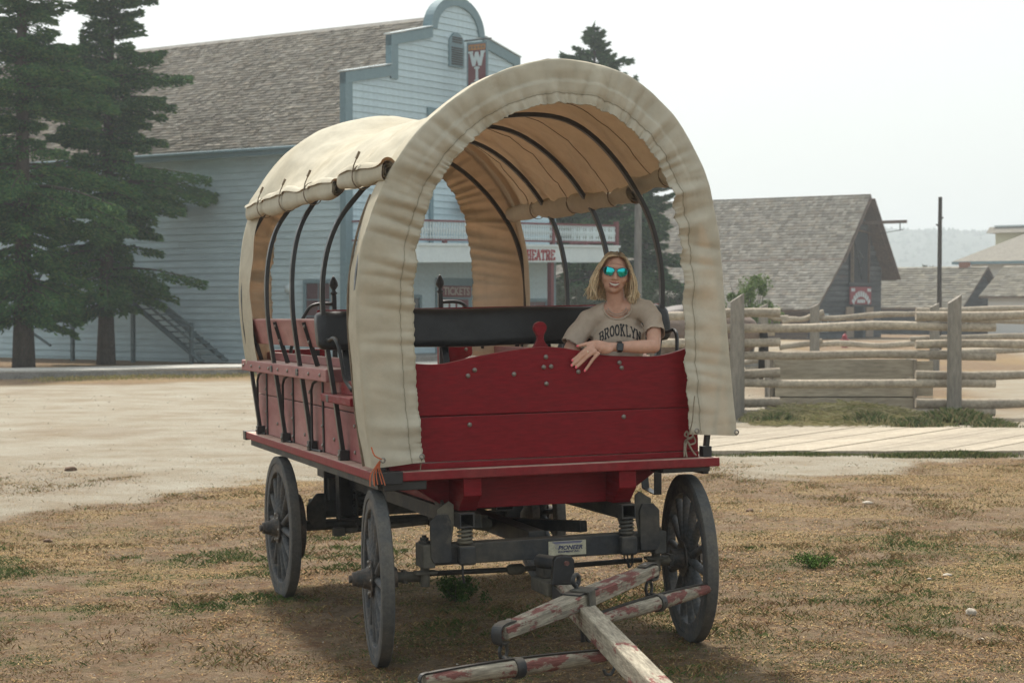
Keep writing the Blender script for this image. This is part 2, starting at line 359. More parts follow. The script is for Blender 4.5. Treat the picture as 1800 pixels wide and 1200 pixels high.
# rear panels, posts with finials
for sx in (-1, 1):
    rp = wb(MB().bb(sx*.815, sx*.40, 3.24, 3.275, 1.0115, 1.56), 'rear_panel', m_red, .004)
    wb(MB().bb(sx*.47, sx*.44, 3.225, 3.2385, 1.02, 1.55), 'stake_strap', m_black)
    for x, z in ((.43,1.5),(.6,1.53),(.75,1.5),(.5,1.3)): link('bolt', bolt_me, parent=rp, loc=(sx*x, 3.24, z))
    p = wb(MB().bb(sx*.385, sx*.355, 3.05, 3.08, 1.0115, 1.92), 'handrail_post', m_black, .002)
    MB().lathe([(.014,0),(.026,.012),(.014,.026),(.012,.034),(.03,.062),(.028,.085),(.012,.118),(.002,.13)], (sx*.37, 3.065, 1.92), n=12).build('finial', m_black, p, smooth=True)
    wb(MB().tube(smooth_poly([(sx*.385,3.065,1.86),(sx*.46,3.065,1.862),(sx*.52,3.065,1.85),(sx*.56,3.06,1.81),(sx*.62,3.06,1.70),(sx*.66,3.06,1.60),(sx*.67,3.08,1.54)],4), .012, 8), 'handrail', m_black, smooth=True)
# --- driver seat
sb = MB(); P = []
prof = []
for k in range(20):
    q = 2*PI*k/20; c, s_ = math.cos(q), math.sin(q)
    prof.append((.055*math.copysign(abs(c)**.6, c), .105*math.copysign(abs(s_)**.45, s_)))
xs = [-1.02,-1.018,-1.0,-.96] + list(np.linspace(-.85,.85,18)) + [.96,1.0,1.018,1.02]
for x in xs:
    e = .25 if abs(x) > 1.019 else (.8 if abs(x) > 1.01 else (.95 if abs(x) > .99 else 1))
    P.append([(x, .60 + a*e + (b+.1)*.22 + .004*math.sin(x*23+b*30), 1.712 + b*e + .003*math.sin(x*9)) for a, b in prof + prof[:1]])
sb.grid(P); n0 = len(prof)+1
sb.f.append(tuple(range(n0-1))); sb.f.append(tuple(range((len(xs)-1)*n0, (len(xs)-1)*n0+n0-1)))
wb(sb, 'seat_back', m_vinyl, smooth=True)
wb(MB().bb(-1.0, 1.0, .672, .69, 1.64, 1.822), 'seat_back_board', m_red, .003)
for x in (-.86, -.3, .3, .86): wb(MB().beam((x, .52, 1.37), (x, .655, 1.64), .035, .012, (0,1,0)), 'seat_back_bracket', m_black, .001)
wb(MB().bb(-.86, .86, .08, .56, 1.3695, 1.385), 'seat_board', m_red, .003)
cu = MB(); P = []
for i in range(13):
    a = i/12; row = []
    for j in range(41):
        b = j/40; ed = min(1, min(a,1-a)*5, min(b,1-b)*16)
        row.append((lerp(-.84,.84,b), lerp(.09,.54,a), 1.386 + .10*ed**.45 + .006*math.sin(b*25)*math.sin(a*9)))
    P.append(row)
cu.grid(P); wb(cu, 'seat_cushion', m_vinyl, smooth=True)
for sx in (-1, 1):
    wb(MB().tube(smooth_poly([(sx*.97,.66,1.80),(sx*.972,.64,1.70),(sx*.975,.60,1.665),(sx*.975,.50,1.66),(sx*.972,.42,1.672),(sx*.965,.36,1.65),(sx*.955,.33,1.58),(sx*.94,.32,1.47),(sx*.93,.30,1.435),(sx*.915,.25,1.40)],4), .011, 8), 'seat_arm', m_black, smooth=True)
wb(MB().beam((-.885,.21,1.37),(-.885,.14,1.44),.03,.01,(1,0,0)), 'seat_arm_strap', m_black)
wb(MB().bb(-.83,-.80,.05,.24,1.0115,1.31), 'entry_hinge', m_black, .003)
# --- undercarriage
for sx in (-1, 1):
    xm = sx*.42
    poly = [(-.25,.961),(3.42,.961),(3.42,.80),(3.36,.785),(-.15,.785),(-.25,.87)]
    wb(MB().prism(poly, 'x', xm-.048, xm+.048), 'sill_beam', m_red, .005)
    # square steel tube under each sill, open end
    t = MB(); x0 = sx*.44
    for dx, dz, w, h in ((0,.034,.08,.008),(0,-.034,.08,.008),(.036,0,.008,.06),(-.036,0,.008,.06)):
        t.bb(x0+dx-w/2, x0+dx+w/2, -.21, 3.2, .742+dz-h/2, .742+dz+h/2)
    wb(t, 'frame_tube', m_steel, .001)
    # hanger plates
    wb(MB().prism([(-.05,.55),(-.05,.78),(.02,.83),(.13,.83),(.13,.68),(.05,.60),(.05,.52)], 'x', sx*.50, sx*.515), 'hanger_plate', m_steel, .002)
    wb(MB().prism([(sx*.625,.56),(sx*.625,.74),(sx*.59,.775),(sx*.53,.775),(sx*.515,.74),(sx*.515,.53),(sx*.61,.53)], 'y', -.175, -.16), 'hanger_plate', m_steel, .002)
    wb(MB().prism([(sx*.585,.60),(sx*.585,.80),(sx*.52,.84),(sx*.495,.82),(sx*.495,.72),(sx*.515,.60)], 'y', -.158, -.146), 'hanger_plate', m_steel2, .002)
    # spring with seat
    sp = []
    for i in range(61):
        q = i/60*2*PI*3.6; sp.append((sx*.44+.034*math.cos(q), -.165+.034*math.sin(q), .632+.072*i/60))
    wb(MB().tube(sp, .0075, 6), 'coil_spring', m_steel2, smooth=True)
    wb(MB().lathe([(.03,0),(.042,.01),(.042,.02),(.02,.022),(.02,.08)], (sx*.44,-.165,.617), n=14), 'spring_seat', m_steel2, auto=40)
    wb(MB().bb(sx*.44-.045, sx*.44+.045, -.215, -.151, .515, .612), 'spring_block', m_steel, .012)
    # knuckle
    wb(MB().bb(sx*.665, sx*.60, -.17, -.02, .505, .625), 'axle_end_block', m_steel2, .006)
    wb(MB().lathe([(.03,0),(.03,.012),(.022,.014),(.022,.028),(.012,.03),(.012,.04)], (sx*.635,-.09,.6255), n=12), 'kingpin_cap', m_steel, auto=40)
    wb(MB().lathe([(.024,0),(.024,.10)], (sx*.635,-.09,.405), n=12), 'kingpin', m_steel2, auto=40)
    wb(MB().bb(sx*.69, sx*.575, -.12, -.06, .468, .484), 'steering_arm', m_steel2, .003)
    wb(MB().tube([(sx*.62,-.05,.45),(sx*.80,.0,.45)], .027, 12), 'stub_axle', m_steel2, auto=40)
    wb(MB().lathe([(.045,0),(.045,.02)], (sx*.735,-.012,.45), (1,0,0), n=4), 'axle_flange', m_steel, auto=40)
wb(MB().bb(-.66, .66, -.15, -.05, .515, .62), 'front_axle_beam', m_steel, .006)
wb(MB().prism([(-.76,.958),(.76,.958),(.70,.93),(.47,.78),(-.47,.78),(-.70,.93)], 'y', .02, .07), 'bolster_board', m_red, .005)
wb(MB().bb(-.371, .371, -.06, -.02, .785, .958), 'bolster_board', m_red, .004)
wb(MB().tube([(-.62,.03,.452),(0,.0,.448),(.60,.03,.452)], .014, 8), 'tie_rod', m_steel, smooth=True)
wb(MB().lathe([(.02,-.045),(.028,-.03),(.028,.03),(.02,.045)], (-.12,.0,.45), (1,0,0), n=10), 'tie_rod_clamp', m_steel2, auto=40)
wb(MB().beam((.0,.0,.60),(.0,2.4,.62), .09, .09), 'reach_pole', m_steel, .006)
wb(MB().beam((-.30,.1,.70),(.0,.9,.60), .05, .07), 'reach_brace', m_steel2, .004)
wb(MB().beam((.30,.1,.64),(.0,.9,.60), .05, .06), 'reach_brace', m_steel, .004)
wb(MB().tube([(-.36,.12,.70),(-.18,.3,.655)], .035, 10), 'reach_socket', m_steel2, auto=40)
# rear running gear
wb(MB().bb(-.68, .68, 2.43, 2.56, .50, .615), 'rear_axle_beam', m_steel, .006)
wb(MB().bb(-.60, .60, 2.3, 2.42, .62, .76), 'rear_bolster', m_steel, .006)
wb(MB().tube([(-.72,2.5,.45),(.72,2.5,.45)], .035, 12), 'rear_axle', m_steel, auto=40)
for sx in (-1, 1):
    wb(MB().prism([(sx*.72,.50),(sx*.72,.585),(sx*.655,.66),(sx*.60,.66),(sx*.60,.44),(sx*.68,.44)], 'y', 2.40, 2.426), 'hanger_plate', m_steel, .003)
    wb(MB().prism([(sx*.615,.55),(sx*.615,.80),(sx*.59,.83),(sx*.50,.83),(sx*.50,.55)], 'y', 2.36, 2.385), 'hanger_plate', m_steel, .003)
    fr = MB()
    for dx, dz, w, h in ((-.055,0,.012,.27),(.055,0,.012,.27),(0,.135,.122,.012),(0,-.135,.122,.012)): fr.bb(sx*.51+dx-w/2, sx*.51+dx+w/2, 2.14, 2.24, .655+dz-h/2, .655+dz+h/2)
    wb(fr, 'spring_box', m_black, .002); wb(MB().bb(sx*.455, sx*.565, 2.2405, 2.25, .53, .78), 'spring_box_back', m_black)
    sp = [(sx*.42+.045*math.cos(i/60*2*PI*6), 2.2+.045*math.sin(i/60*2*PI*6), .53+.24*i/60) for i in range(61)]
    wb(MB().tube(sp, .011, 6), 'coil_spring', m_black, smooth=True)
    wb(MB().lathe([(.205,0),(.205,.05),(.19,.055),(.05,.055)], (sx*.80,2.5,.45), (-sx,0,0), n=28), 'brake_drum', m_hub, auto=40)
wb(MB().tube([(-.55,2.2,.435),(.03,2.2,.465)], .016, 8), 'brake_rod', m_steel2, smooth=True)
wb(MB().bb(-.60,-.53,2.17,2.23,.41,.46), 'brake_rod_end', m_steel2, .003)
wb(MB().bb(.02,.045,2.17,2.23,.44,.53), 'brake_rod_end', m_steel2, .003)
def chain(pts, parent, r=.006, R=.02, m=m_steel):
    c = MB()
    for i in range(len(pts)-1):
        a, b = Vector(pts[i]), Vector(pts[i+1]); d = (b-a); L = d.length*.62+R*.6; d.normalize(); mid = (a+b)/2
        s_ = d.cross(Vector((1,0,0) if i % 2 else (0,1,0)));
        if s_.length < .2: s_ = d.cross(Vector((0,0,1)))
        s_.normalize()
        loop = [mid + d*(L*math.cos(q)*.85) + s_*(R*.75*math.sin(q)) for q in np.linspace(0, 2*PI, 13)]
        c.tube(loop, r, 6, cap=False)
    return c
for x, y in ((-.44,2.18),(.47,-.12)):
    c = chain([(x-.02,y,.51),(x-.015,y,.475),(x,y,.445),(x+.015,y,.475),(x+.02,y,.51)], wagon, .004, .014); wb(c, 'safety_chain', m_steel, smooth=True)
wb(MB().tube([(-.455,-.16,.51),(-.456,-.165,.46),(-.45,-.165,.42)], .006, 6), 'spring_hook', m_black)
# strap step on the far side
wb(MB().sweep([(.885,.70,.9605),(.885,.66,.77),(.885,.48,.75),(.885,.47,.9605)], .045, .008, (1,0,0)), 'strap_step', m_black, .001)
# maker's plate
plate = wb(MB().bb(.012,.218,-.1535,-.1505,.528,.603), 'makers_plate', mat('cream_plate', (.50,.47,.34), (.42,.40,.30), rough=.6, scale=20))
def text_mesh(body, size, bold=0., shear=0., extr=.0, sx=1., space=1.):
    cu_ = bpy.data.curves.new('lettering', 'FONT'); cu_.body = body; cu_.size = size; cu_.align_x = 'CENTER'; cu_.align_y = 'CENTER'
    cu_.offset = bold; cu_.shear = shear; cu_.extrude = extr; cu_.resolution_u = 3; cu_.space_character = space
    o = bpy.data.objects.new('lettering', cu_); COL.objects.link(o)
    dg = bpy.context.evaluated_depsgraph_get(); me = bpy.data.meshes.new_from_object(o.evaluated_get(dg))
    bpy.data.objects.remove(o)
    if sx != 1:
        for v in me.vertices: v.co.x *= sx
    return me
m_navy = mat('navy_print', (.03,.035,.10), rough=.6, var=0)
m_greyp = mat('grey_print', (.20,.20,.26), rough=.6, var=0)
for body, sz, sx, cx, z, bold in (('PIONEER', .030, 1.12, .130, .567, .0009), ('EQUIPMENT INC.', .0135, 1.15, .122, .547, .0004)):
    me = text_mesh(body, sz, bold, .25, .0004, sx); link('lettering', me, m_navy, plate, (cx, -.1545, z), (PI/2,0,0))
MB().prism([(.030,.6005),(.200,.6005),(.188,.588),(.046,.588)], 'y', -.1541, -.1537).build('printed_band', m_greyp, plate)
MB().prism([(.0315,.5975),(.1985,.5975),(.1975,.5955),(.0335,.5955)], 'y', -.1549, -.1543).build('printed_band', m_navy, plate)
wl = MB()
for k in range(12):
    q = k*PI/6; wl.beam((.062+.006*math.cos(q),-.1546,.574+.006*math.sin(q)), (.062+.017*math.cos(q),-.1546,.574+.017*math.sin(q)), .0016, .0005, (0,1,0))
wl.build('wheel_emblem', m_greyp, plate)
# --- wheels
NS = 14
def make_wheel(x, y, side, steer, drum):
    w = empty('wheel'); w.parent = wagon; w.location = (x, y, .45)
    w.rotation_euler = (rng.uniform(0, .4), 0, steer)
    n = 72
    ty = MB(); pr = [(.405,-.031),(.438,-.034),(.449,-.028),(.45,-.02),(.45,.02),(.449,.028),(.438,.034),(.405,.031)]
    ty.lathe(pr + pr[:1], ax=(1,0,0), n=n, cap=False); ty.build('tyre', m_tyre, w, auto=35)
    rm = MB(); pr = [(.348,-.022),(.352,-.027),(.404,-.027),(.404,.027),(.352,.027),(.348,.022)]
    rm.lathe(pr + pr[:1], ax=(1,0,0), n=n, cap=False); rm.build('rim', m_wheelw, w, auto=35)
    s = side
    hb = MB().lathe([(.001,s*-.10),(.05,s*-.10),(.055,s*-.04),(.075,s*-.032),(.082,s*-.03),(.082,s*.03),(.062,s*.034),(.055,s*.05),(.05,s*.075),(.045,s*.078),(.042,s*.105),(.037,s*.107),(.035,s*.128),(.02,s*.130),(.02,s*.146),(.001,s*.146)], ax=(1,0,0), n=20, cap=False)
    hb.build('hub', m_hub, w, auto=35)
    fl = MB()
    for sgn in (-.037, .037): fl.lathe([(.06,sgn-.003),(.098,sgn-.003),(.098,sgn+.003),(.06,sgn+.003),(.06,sgn-.003)], ax=(1,0,0), n=24, cap=False)
    fl.build('hub_flange', m_hub, w, auto=35)
    sp = MB(); rs = []
    for i in range(9):
        t = i/8; r = lerp(.075, .352, t); wd = lerp(.020, .015, t); dp = lerp(.026, .019, t)*(1+.12*math.sin(t*PI))
        ring = [(dp*math.cos(q) + lerp(.0, .0, t), wd*math.sin(q), r) for q in np.linspace(0, 2*PI, 9)]
        rs.append(ring)
    sp.grid(rs); sme = sp.mesh('spoke', True); sme.materials.append(m_wheelw)
    for k in range(NS): link('spoke', sme, parent=w, rot=(2*PI*k/NS, 0, 0))
    for k in range(7):
        q = 2*PI*(k+.5)/7; o = link('bolt', boltx_me, parent=w, loc=(s*.041, .083*math.sin(q), .083*math.cos(q)), rot=(0,0,PI if s > 0 else 0)); o.scale = (.9,.9,.9)
    return w
TR = .862; STEER = math.radians(-7)
make_wheel(-TR, 0, -1, STEER, 0); make_wheel(TR, 0, 1, STEER, 0); make_wheel(-TR, 2.497, -1, 0, 1); make_wheel(TR, 2.497, 1, 0, 1)
# --- tongue and evener
tdir = Vector((-.19, -1, -.016)).normalized(); t0 = Vector((-.01, -.42, .388))
tong = MB(); m_t = mat('worn_tongue_wood', (.39,.35,.265), (.23,.20,.15), rough=.85, scale=5, var=.28, vscale=14, bump=.6, bscale=22, stretch=(1,9,9), ramp=(.42,.66), c3=(.20,.06,.05), r3=(.56,.61), s3=5, st3=(1,2.2,2.2))
tong.beam(t0, t0 + tdir*2.75, .088, .10); reframe(wb(tong, 'tongue', m_t, .007), t0, tdir)
sidev = tdir.cross(Vector((0,0,1))).normalized()
wb(MB().beam(t0 - sidev*.050 - tdir*.08, t0 - sidev*.050 + tdir*.30, .010, .075), 'tongue_strap', m_steel, .002)
wb(MB().beam(t0 + sidev*.050 - tdir*.08, t0 + sidev*.050 + tdir*.30, .010, .075), 'tongue_strap', m_steel, .002)
for k in (.1,.24): wb(MB().lathe([(.013,0),(.013,.012),(.007,.013),(.007,.026)], t0 - sidev*.055 + tdir*k, -sidev, 6), 'bolt', m_steel)
wb(MB().bb(-.09,.07,-.42,-.15,.36,.43), 'tongue_hitch', m_steel2, .01)
wb(MB().bb(-.06,.04,-.28,-.15,.4305,.512), 'tongue_hitch', m_steel, .008)
bkt = Vector((-.045, -.52, .436))
R11 = Matrix.Rotation(math.atan2(.19, 1)*-1, 3, 'Z')
bp = MB().prism([(-.062,0),(.062,0),(.058,.02),(.058,.12),(.046,.140),(.0,.146),(-.034,.140),(-.046,.12),(-.056,.02)], 'y', -.03, .03); bp.v = [tuple(R11 @ Vector(v) + bkt) for v in bp.v]
wb(bp, 'hitch_bracket', m_black, .006)
wb(MB().tube([bkt + Vector((0,-.005,.10)), bkt + Vector((-.05,.20,.095))], .036, 12), 'hitch_spring', m_steel, auto=40)
wb(MB().lathe([(.013,0),(.013,.014)], bkt + Vector((.010,-.031,.108)), (.19,-1,0), 6), 'bolt', m_rust)
EL, ER = Vector((-.685, -1.51, .394)), Vector((.375, -.665, .498)); EC = (EL+ER)/2
ed = (ER-EL).normalized(); eu = Vector((0,0,1)) - ed*ed.z; eu.normalize(); es = ed.cross(eu)
ev = MB(); P = []
for i in range(13):
    t = i/12; c = EL.lerp(ER, t); k = 1 - .28*abs(2*t-1)**1.5; w, h = .058*k, .036*k
    P.append([c + es*(sx_*w) + eu*(sz_*h) for sx_, sz_ in ((-1,-.8),(-1,.8),(-.8,1),(.8,1),(1,.8),(1,-.8),(.8,-1),(-.8,-1),(-1,-.8))])
ev.grid(P); ev.f += [tuple(range(8)), tuple(12*9+k for k in range(8))]
reframe(wb(ev, 'evener', m_peel, auto=30), EC, ed)
wb(MB().box(EC + eu*.0405, (.17,.10,.006), Matrix((ed, es, eu)).transposed()), 'evener_plate', m_steel, .001)
wb(MB().sweep([EC + es*.075 - ed*.02 - eu*.05, EC + es*.075 - ed*.02 + eu*.048, EC - es*.03 - ed*.02 + eu*.05], .055, .008, ed), 'evener_clip', m_steel2, .001)
pin = [EC - es*.02 + eu*.045 + Vector((0,0,0)), EC - es*.02 + eu*.068] + [EC - es*.02 + eu*(.092 + .026*math.cos(q)) + ed*(.026*math.sin(q)) for q in np.linspace(PI, 3*PI-.3, 14)]
wb(MB().tube(pin, .011, 8), 'evener_pin', m_steel, smooth=True)
wb(MB().tube([EC - eu*.02, EC - eu*.2], .012, 8), 'pin_shank', m_black, auto=40)
for e, s in ((EL, 1), (ER, -1)):
    a = e + ed*(s*.012)
    pts = [a + ed*(s*.085) + eu*.034, a + ed*(s*.02) + eu*.040, a - ed*(s*.03) + eu*.03, a - ed*(s*.045) - eu*.005, a - ed*(s*.03) - eu*.045, a + ed*(s*.02) - eu*.045]
    wb(MB().sweep(smooth_poly(pts, 4), .052, .007, es), 'evener_hook_strap', m_steel, .001)
    wb(MB().lathe([(.014,0),(.012,.007),(.004,.010)], a + ed*(s*.06) + eu*.039, eu, 10), 'bolt', m_bolt, smooth=True)
def singletree(a, b, c, hang, label):
    """a,b ends; hang = evener end"""
    a, b, hang = Vector(a), Vector(b), Vector(hang); mid = a.lerp(b, c)
    root = empty('singletree', MW); tag(root, label, 'singletree', 'wooden singletrees hung from the evener')
    d = (b-a).normalized(); n = 18; P = []; rr = []
    for i in range(n+1):
        t = i/n; P.append(a.lerp(b, t)); rr.append(.024 + .014*math.sin(PI*t)**.8)
    MB().tube(P, rr, 12).build('wood_bar', m_peel, root, auto=50); reframe(root.children[0], mid, d)
    u = Vector((0,0,1)); q = d.cross(u).normalized()
    MB().sweep([P[i] + u*(rr[i]+.003) for i in range(n+1)], .022, .006, q).build('iron_strip', m_black, root)
    for e, s in ((a,-1),(b,1)):
        MB().sweep(smooth_poly([e - d*(s*.02) + u*.030, e + d*(s*.012) + u*.024, e + d*(s*.022), e + d*(s*.015) - u*.024],3), .022, .006, q).build('end_strap', m_black, root)
        hk = [e + d*(s*.02) - u*.01, e + d*(s*.045) - u*.02, e + d*(s*.055) - u*.05, e + d*(s*.035) - u*.085, e + d*(s*.005) - u*.08, e + d*(s*-.005) - u*.06]
        MB().tube(smooth_poly(hk, 4), .007, 7).build('trace_hook', m_steel, root, smooth=True)
    MB().lathe([(.045,-.022),(.047,0),(.045,.022)], mid, d, 14, cap=False).build('centre_clamp', m_steel, root, auto=40)
    MB().lathe([(.043,-.022),(.043,.022)], mid, d, 14, cap=True).build('centre_clamp', m_steel, root, auto=40)
    # ring hanging from the evener strap, and clevis down to the clamp
    rc = hang + Vector((0,0,-.085)); v = (mid-rc)
    ring = [rc + Vector((.030*math.cos(k)*ed.x*-1 , .030*math.cos(k)*ed.y*-1, .036*math.sin(k))) for k in np.linspace(0, 2*PI, 17)]
    MB().tube(ring, .008, 7, cap=False).build('ring', m_steel, root, smooth=True)
    for s in (-1, 1):
        MB().tube(smooth_poly([rc + Vector((0,0,-.028)) + q*(s*.012), rc.lerp(mid,.5) + q*(s*.036), mid + q*(s*.045)],4), .009, 7).build('clevis', m_steel, root, smooth=True)
    return root
singletree((-.115,-1.12,.345), (.80,-.40,.345), .54, ER - ed*.03, 'weathered red singletree hanging beside the front wheel')
singletree((-1.13,-1.86,.285), (-.235,-1.60,.275), .50, EL + ed*.02, 'weathered red singletree nearest the camera, cut by the bottom edge')
# --- bows
BP = [(.885,1.015),(.925,1.33),(.962,1.60),(.983,1.80),(.983,2.00),(.962,2.17),(.918,2.34),(.85,2.48),(.735,2.65),(.58,2.80),(.40,2.905),(.2,2.96),(0,2.978)]
bowp = smooth_poly([(-x, z) for x, z in BP] + [(x, z) for x, z in BP[-2::-1]], 4)
BY = [-.19, .61, 1.42, 2.21, 3.06]
def ylean(y, z, k):
    t = max(0, min(1, (z-1.7)/1.25)); return y + (-.12, -.14, .14, .08, .06)[k]*t*t
def mid_drop(x, y):
    # the sheet and bows dip between the tall front hoop and the rear one, more on the near side
    return .135*float(sstep(-.35, .25, y))*(1-float(sstep(2.15, 3.0, y)))*lerp(1.0, .45, float(sstep(-.2, .5, x)))
for k, y in enumerate(BY):
    kx = lambda z: 1 - (.05, .03, .0, .0, .012)[k]*float(sstep(1.9, 2.5, z))
    wb(MB().sweep([(x*kx(z), ylean(y, z, k), z - (.04*float(sstep(2.3, 2.9, z)) if k == 0 else (mid_drop(x, y) + (.03, -.0, -.045, -.035, .055)[k])*float(sstep(2.1, 2.75, z)))) for x, z in bowp], .036, .024, (0,1,0)), 'bow', m_bow, .003)
    for sx in (-1, 1):
        wb(MB().bb(sx*.862, sx*.912, y-.028, y+.028, 1.0095, 1.065), 'bow_socket', m_black, .003)
        link('bolt', boltx_me, parent=wagon, loc=(sx*.912, y-.005, 1.035), rot=(0,0,0 if sx < 0 else PI))
        if k in (2, 3, 1):
            z = 1.465 if k != 1 else 1.345
            wb(MB().bb(sx*.925, sx*.972, y-.03, y+.03, z-.02, z+.02), 'bow_clamp', m_black, .004)
mat_strap = mat('brown_webbing', (.16,.12,.08), (.22,.18,.13), rough=.9, scale=30)
# --- canvas
def prof_at(x, z, out=.018):
    return x, z
def outer(u):
    """u 0..1 over the arch from left spring (z~2.0) to right"""
    q = PI*(1-u); ex = 2/2.15
    return (1.0*math.copysign(abs(math.cos(q))**ex, math.cos(q)), 2.0 + 1.055*abs(math.sin(q))**ex)
# front hood silhouettes measured on the wagon (x, z), outer edge and gathered inner edge
FO = [(-.935,1.03),(-.965,1.25),(-.985,1.5),(-1.0,1.78),(-.985,2.02),(-.93,2.27),(-.83,2.50),(-.69,2.70),(-.51,2.86),(-.29,2.985),(-.02,3.055),(.22,3.035),(.43,2.965),(.62,2.83),(.775,2.65),(.89,2.43),(.955,2.18),(.985,1.92),(1.005,1.65),(1.03,1.35),(1.052,1.115)]
FI = [(-.685,1.055),(-.70,1.25),(-.715,1.5),(-.72,1.78),(-.71,2.0),(-.675,2.22),(-.605,2.42),(-.50,2.58),(-.37,2.70),(-.20,2.79),(.0,2.835),(.17,2.815),(.33,2.755),(.47,2.655),(.585,2.52),(.665,2.36),(.715,2.16),(.735,1.92),(.742,1.65),(.748,1.38),(.765,1.135)]
FOs, FIs = smooth_poly(FO, 26), smooth_poly(FI, 26)
def fy(z): return -.235 - .19*max(0, min(1, (z-1.7)/1.3))**2
def pleat(s, k, seed=0):
    a = noise.noise(Vector((s*9, k*1.2+seed, 3.3))); b = .55-1.6*abs(noise.noise(Vector((s*12+k*.3, k*.5+seed, 7.7)))); c = noise.noise(Vector((s*70, k*2+seed, 1.7)))
    return .045*a*(.25+.75*k) + .052*b*(.10+.90*k**.8) + .018*c*max(0, (k-.70)/.30)
def hood(FOs, FIs, yf, back, name, seed, flip=1, ydepth=.05):
    m = MB(); P = []; n = len(FOs); NK = 22; seam = []; acc = 0; edge = []
    for i in range(n):
        o, ii = Vector((FOs[i][0], 0, FOs[i][1])), Vector((FIs[i][0], 0, FIs[i][1]))
        if i: acc += (o - Vector((FOs[i-1][0], 0, FOs[i-1][1]))).length
        row = []
        # strip lying back over the bow
        for bk in (back, back*.56, .045, .018):
            nz_ = .010*noise.noise(Vector((acc*5, bk*9, seed)))
            dirn = (o-ii).normalized(); row.append(o + dirn*(nz_ - (.035*bk/back if flip < 0 else 0)) + Vector((0, yf(o.z) + flip*bk + flip*.0, 0)))
        ruf = noise.noise(Vector((acc*85, seed, .5)))*.007 + noise.noise(Vector((acc*30, seed, 2.5)))*.004
        for k in range(NK+1):
            t = k/NK; p = o.lerp(ii, t); p = p + (ii-o).normalized()*(ruf*t*t)
            bulge = math.sin(PI*min(1, t*1.2))*.008
            lg = lerp(.42, 1., float(sstep(1.6, 2.3, p.z))); y = yf(p.z if t < .5 else o.z) - flip*(ydepth*t**.7 + bulge - pleat(acc, t, seed)*lg)
            hem = .006*math.exp(-((t-.78)/.03)**2)
            row.append(Vector((p.x, y + flip*hem, p.z)))
            if k == int(NK*.78): seam.append(Vector((p.x, y + flip*hem - flip*.004, p.z)))
            if k == NK: edge.append(row[-1])
        P.append(row)
    m.grid(P)
    o = m.build(name, m_canvas, wagon, smooth=True)
    MB().tube(seam, .0012, 4, cap=False).build('hem_stitching', m_stitch, o)
    MB().tube(edge, .0035, 4, cap=False).build('drawstring_edge', m_canvas, o, smooth=True)
    return o
front_hood = hood(FOs, FIs, fy, .16, 'canvas_front_hood', 1.0)
RO = [(-.965,1.47),(-.985,1.62),(-1.0,1.80),(-1.0,2.02),(-.965,2.30),(-.89,2.53),(-.76,2.74),(-.57,2.92),(-.32,3.035),(0,3.09),(.32,3.035),(.57,2.92),(.76,2.74),(.89,2.53),(.955,2.30),(.985,2.02),(.985,1.80),(.97,1.62),(.955,1.47)]
RI = [(-.775,1.50),(-.775,1.62),(-.775,1.80),(-.775,2.02),(-.75,2.25),(-.69,2.43),(-.59,2.60),(-.44,2.73),(-.24,2.82),(0,2.85),(.24,2.82),(.40,2.74),(.50,2.63),(.575,2.48),(.61,2.33),(.635,2.05),(.63,1.80),(.625,1.62),(.62,1.47)]
rear_hood = hood(smooth_poly(RO, 22), smooth_poly(RI, 22), lambda z: 3.10 + .05*max(0, min(1, (z-1.7)/1.3)), .24, 'canvas_rear_hood', 5.0, -1, .06)
# roof sheet between the hoods
ZL, ZR = 2.47, 2.50
def roof_pt(u, y):
    # shape blends the front silhouette to the rear one
    i = u*(len(FOs)-1); w = sstep(-.3, .9, y)
    def at(L, v):
        j = v*(len(L)-1); a = int(min(j, len(L)-2)); f = j-a; return Vector((lerp(L[a][0], L[a+1][0], f), 0, lerp(L[a][1], L[a+1][1], f)))
    p = at(ARF, u).lerp(at(ARR, u), float(w)); p.z -= mid_drop(p.x, y)*float(sstep(2.4, 2.8, p.z)); p.x *= 1 - .02*float(sstep(-.2,.4,y))*(1-float(sstep(2.2,3,y)))
    return p
def clip_arch(L, zl, zr):
    return [p for p in L if (p[0] < 0 and p[1] >= zl) or (p[0] >= 0 and p[1] >= zr)]
def resample(L, n):
    d = [0]
    for a, b in zip(L, L[1:]): d.append(d[-1] + math.hypot(b[0]-a[0], b[1]-a[1]))
    out = []
    for i in range(n):
        t = d[-1]*i/(n-1); j = max(k for k in range(len(d)) if d[k] <= t+1e-9); j = min(j, len(L)-2)
        f = (t-d[j])/max(1e-9, d[j+1]-d[j]); out.append((lerp(L[j][0], L[j+1][0], f), lerp(L[j][1], L[j+1][1], f)))
    return out
ARF = resample(clip_arch(FOs, ZL, ZR), 60)
ARR = resample(clip_arch(smooth_poly(RO, 10), ZL, ZR), 60)
ys = np.linspace(-.40, 3.17, 92); rf = MB(); P = []
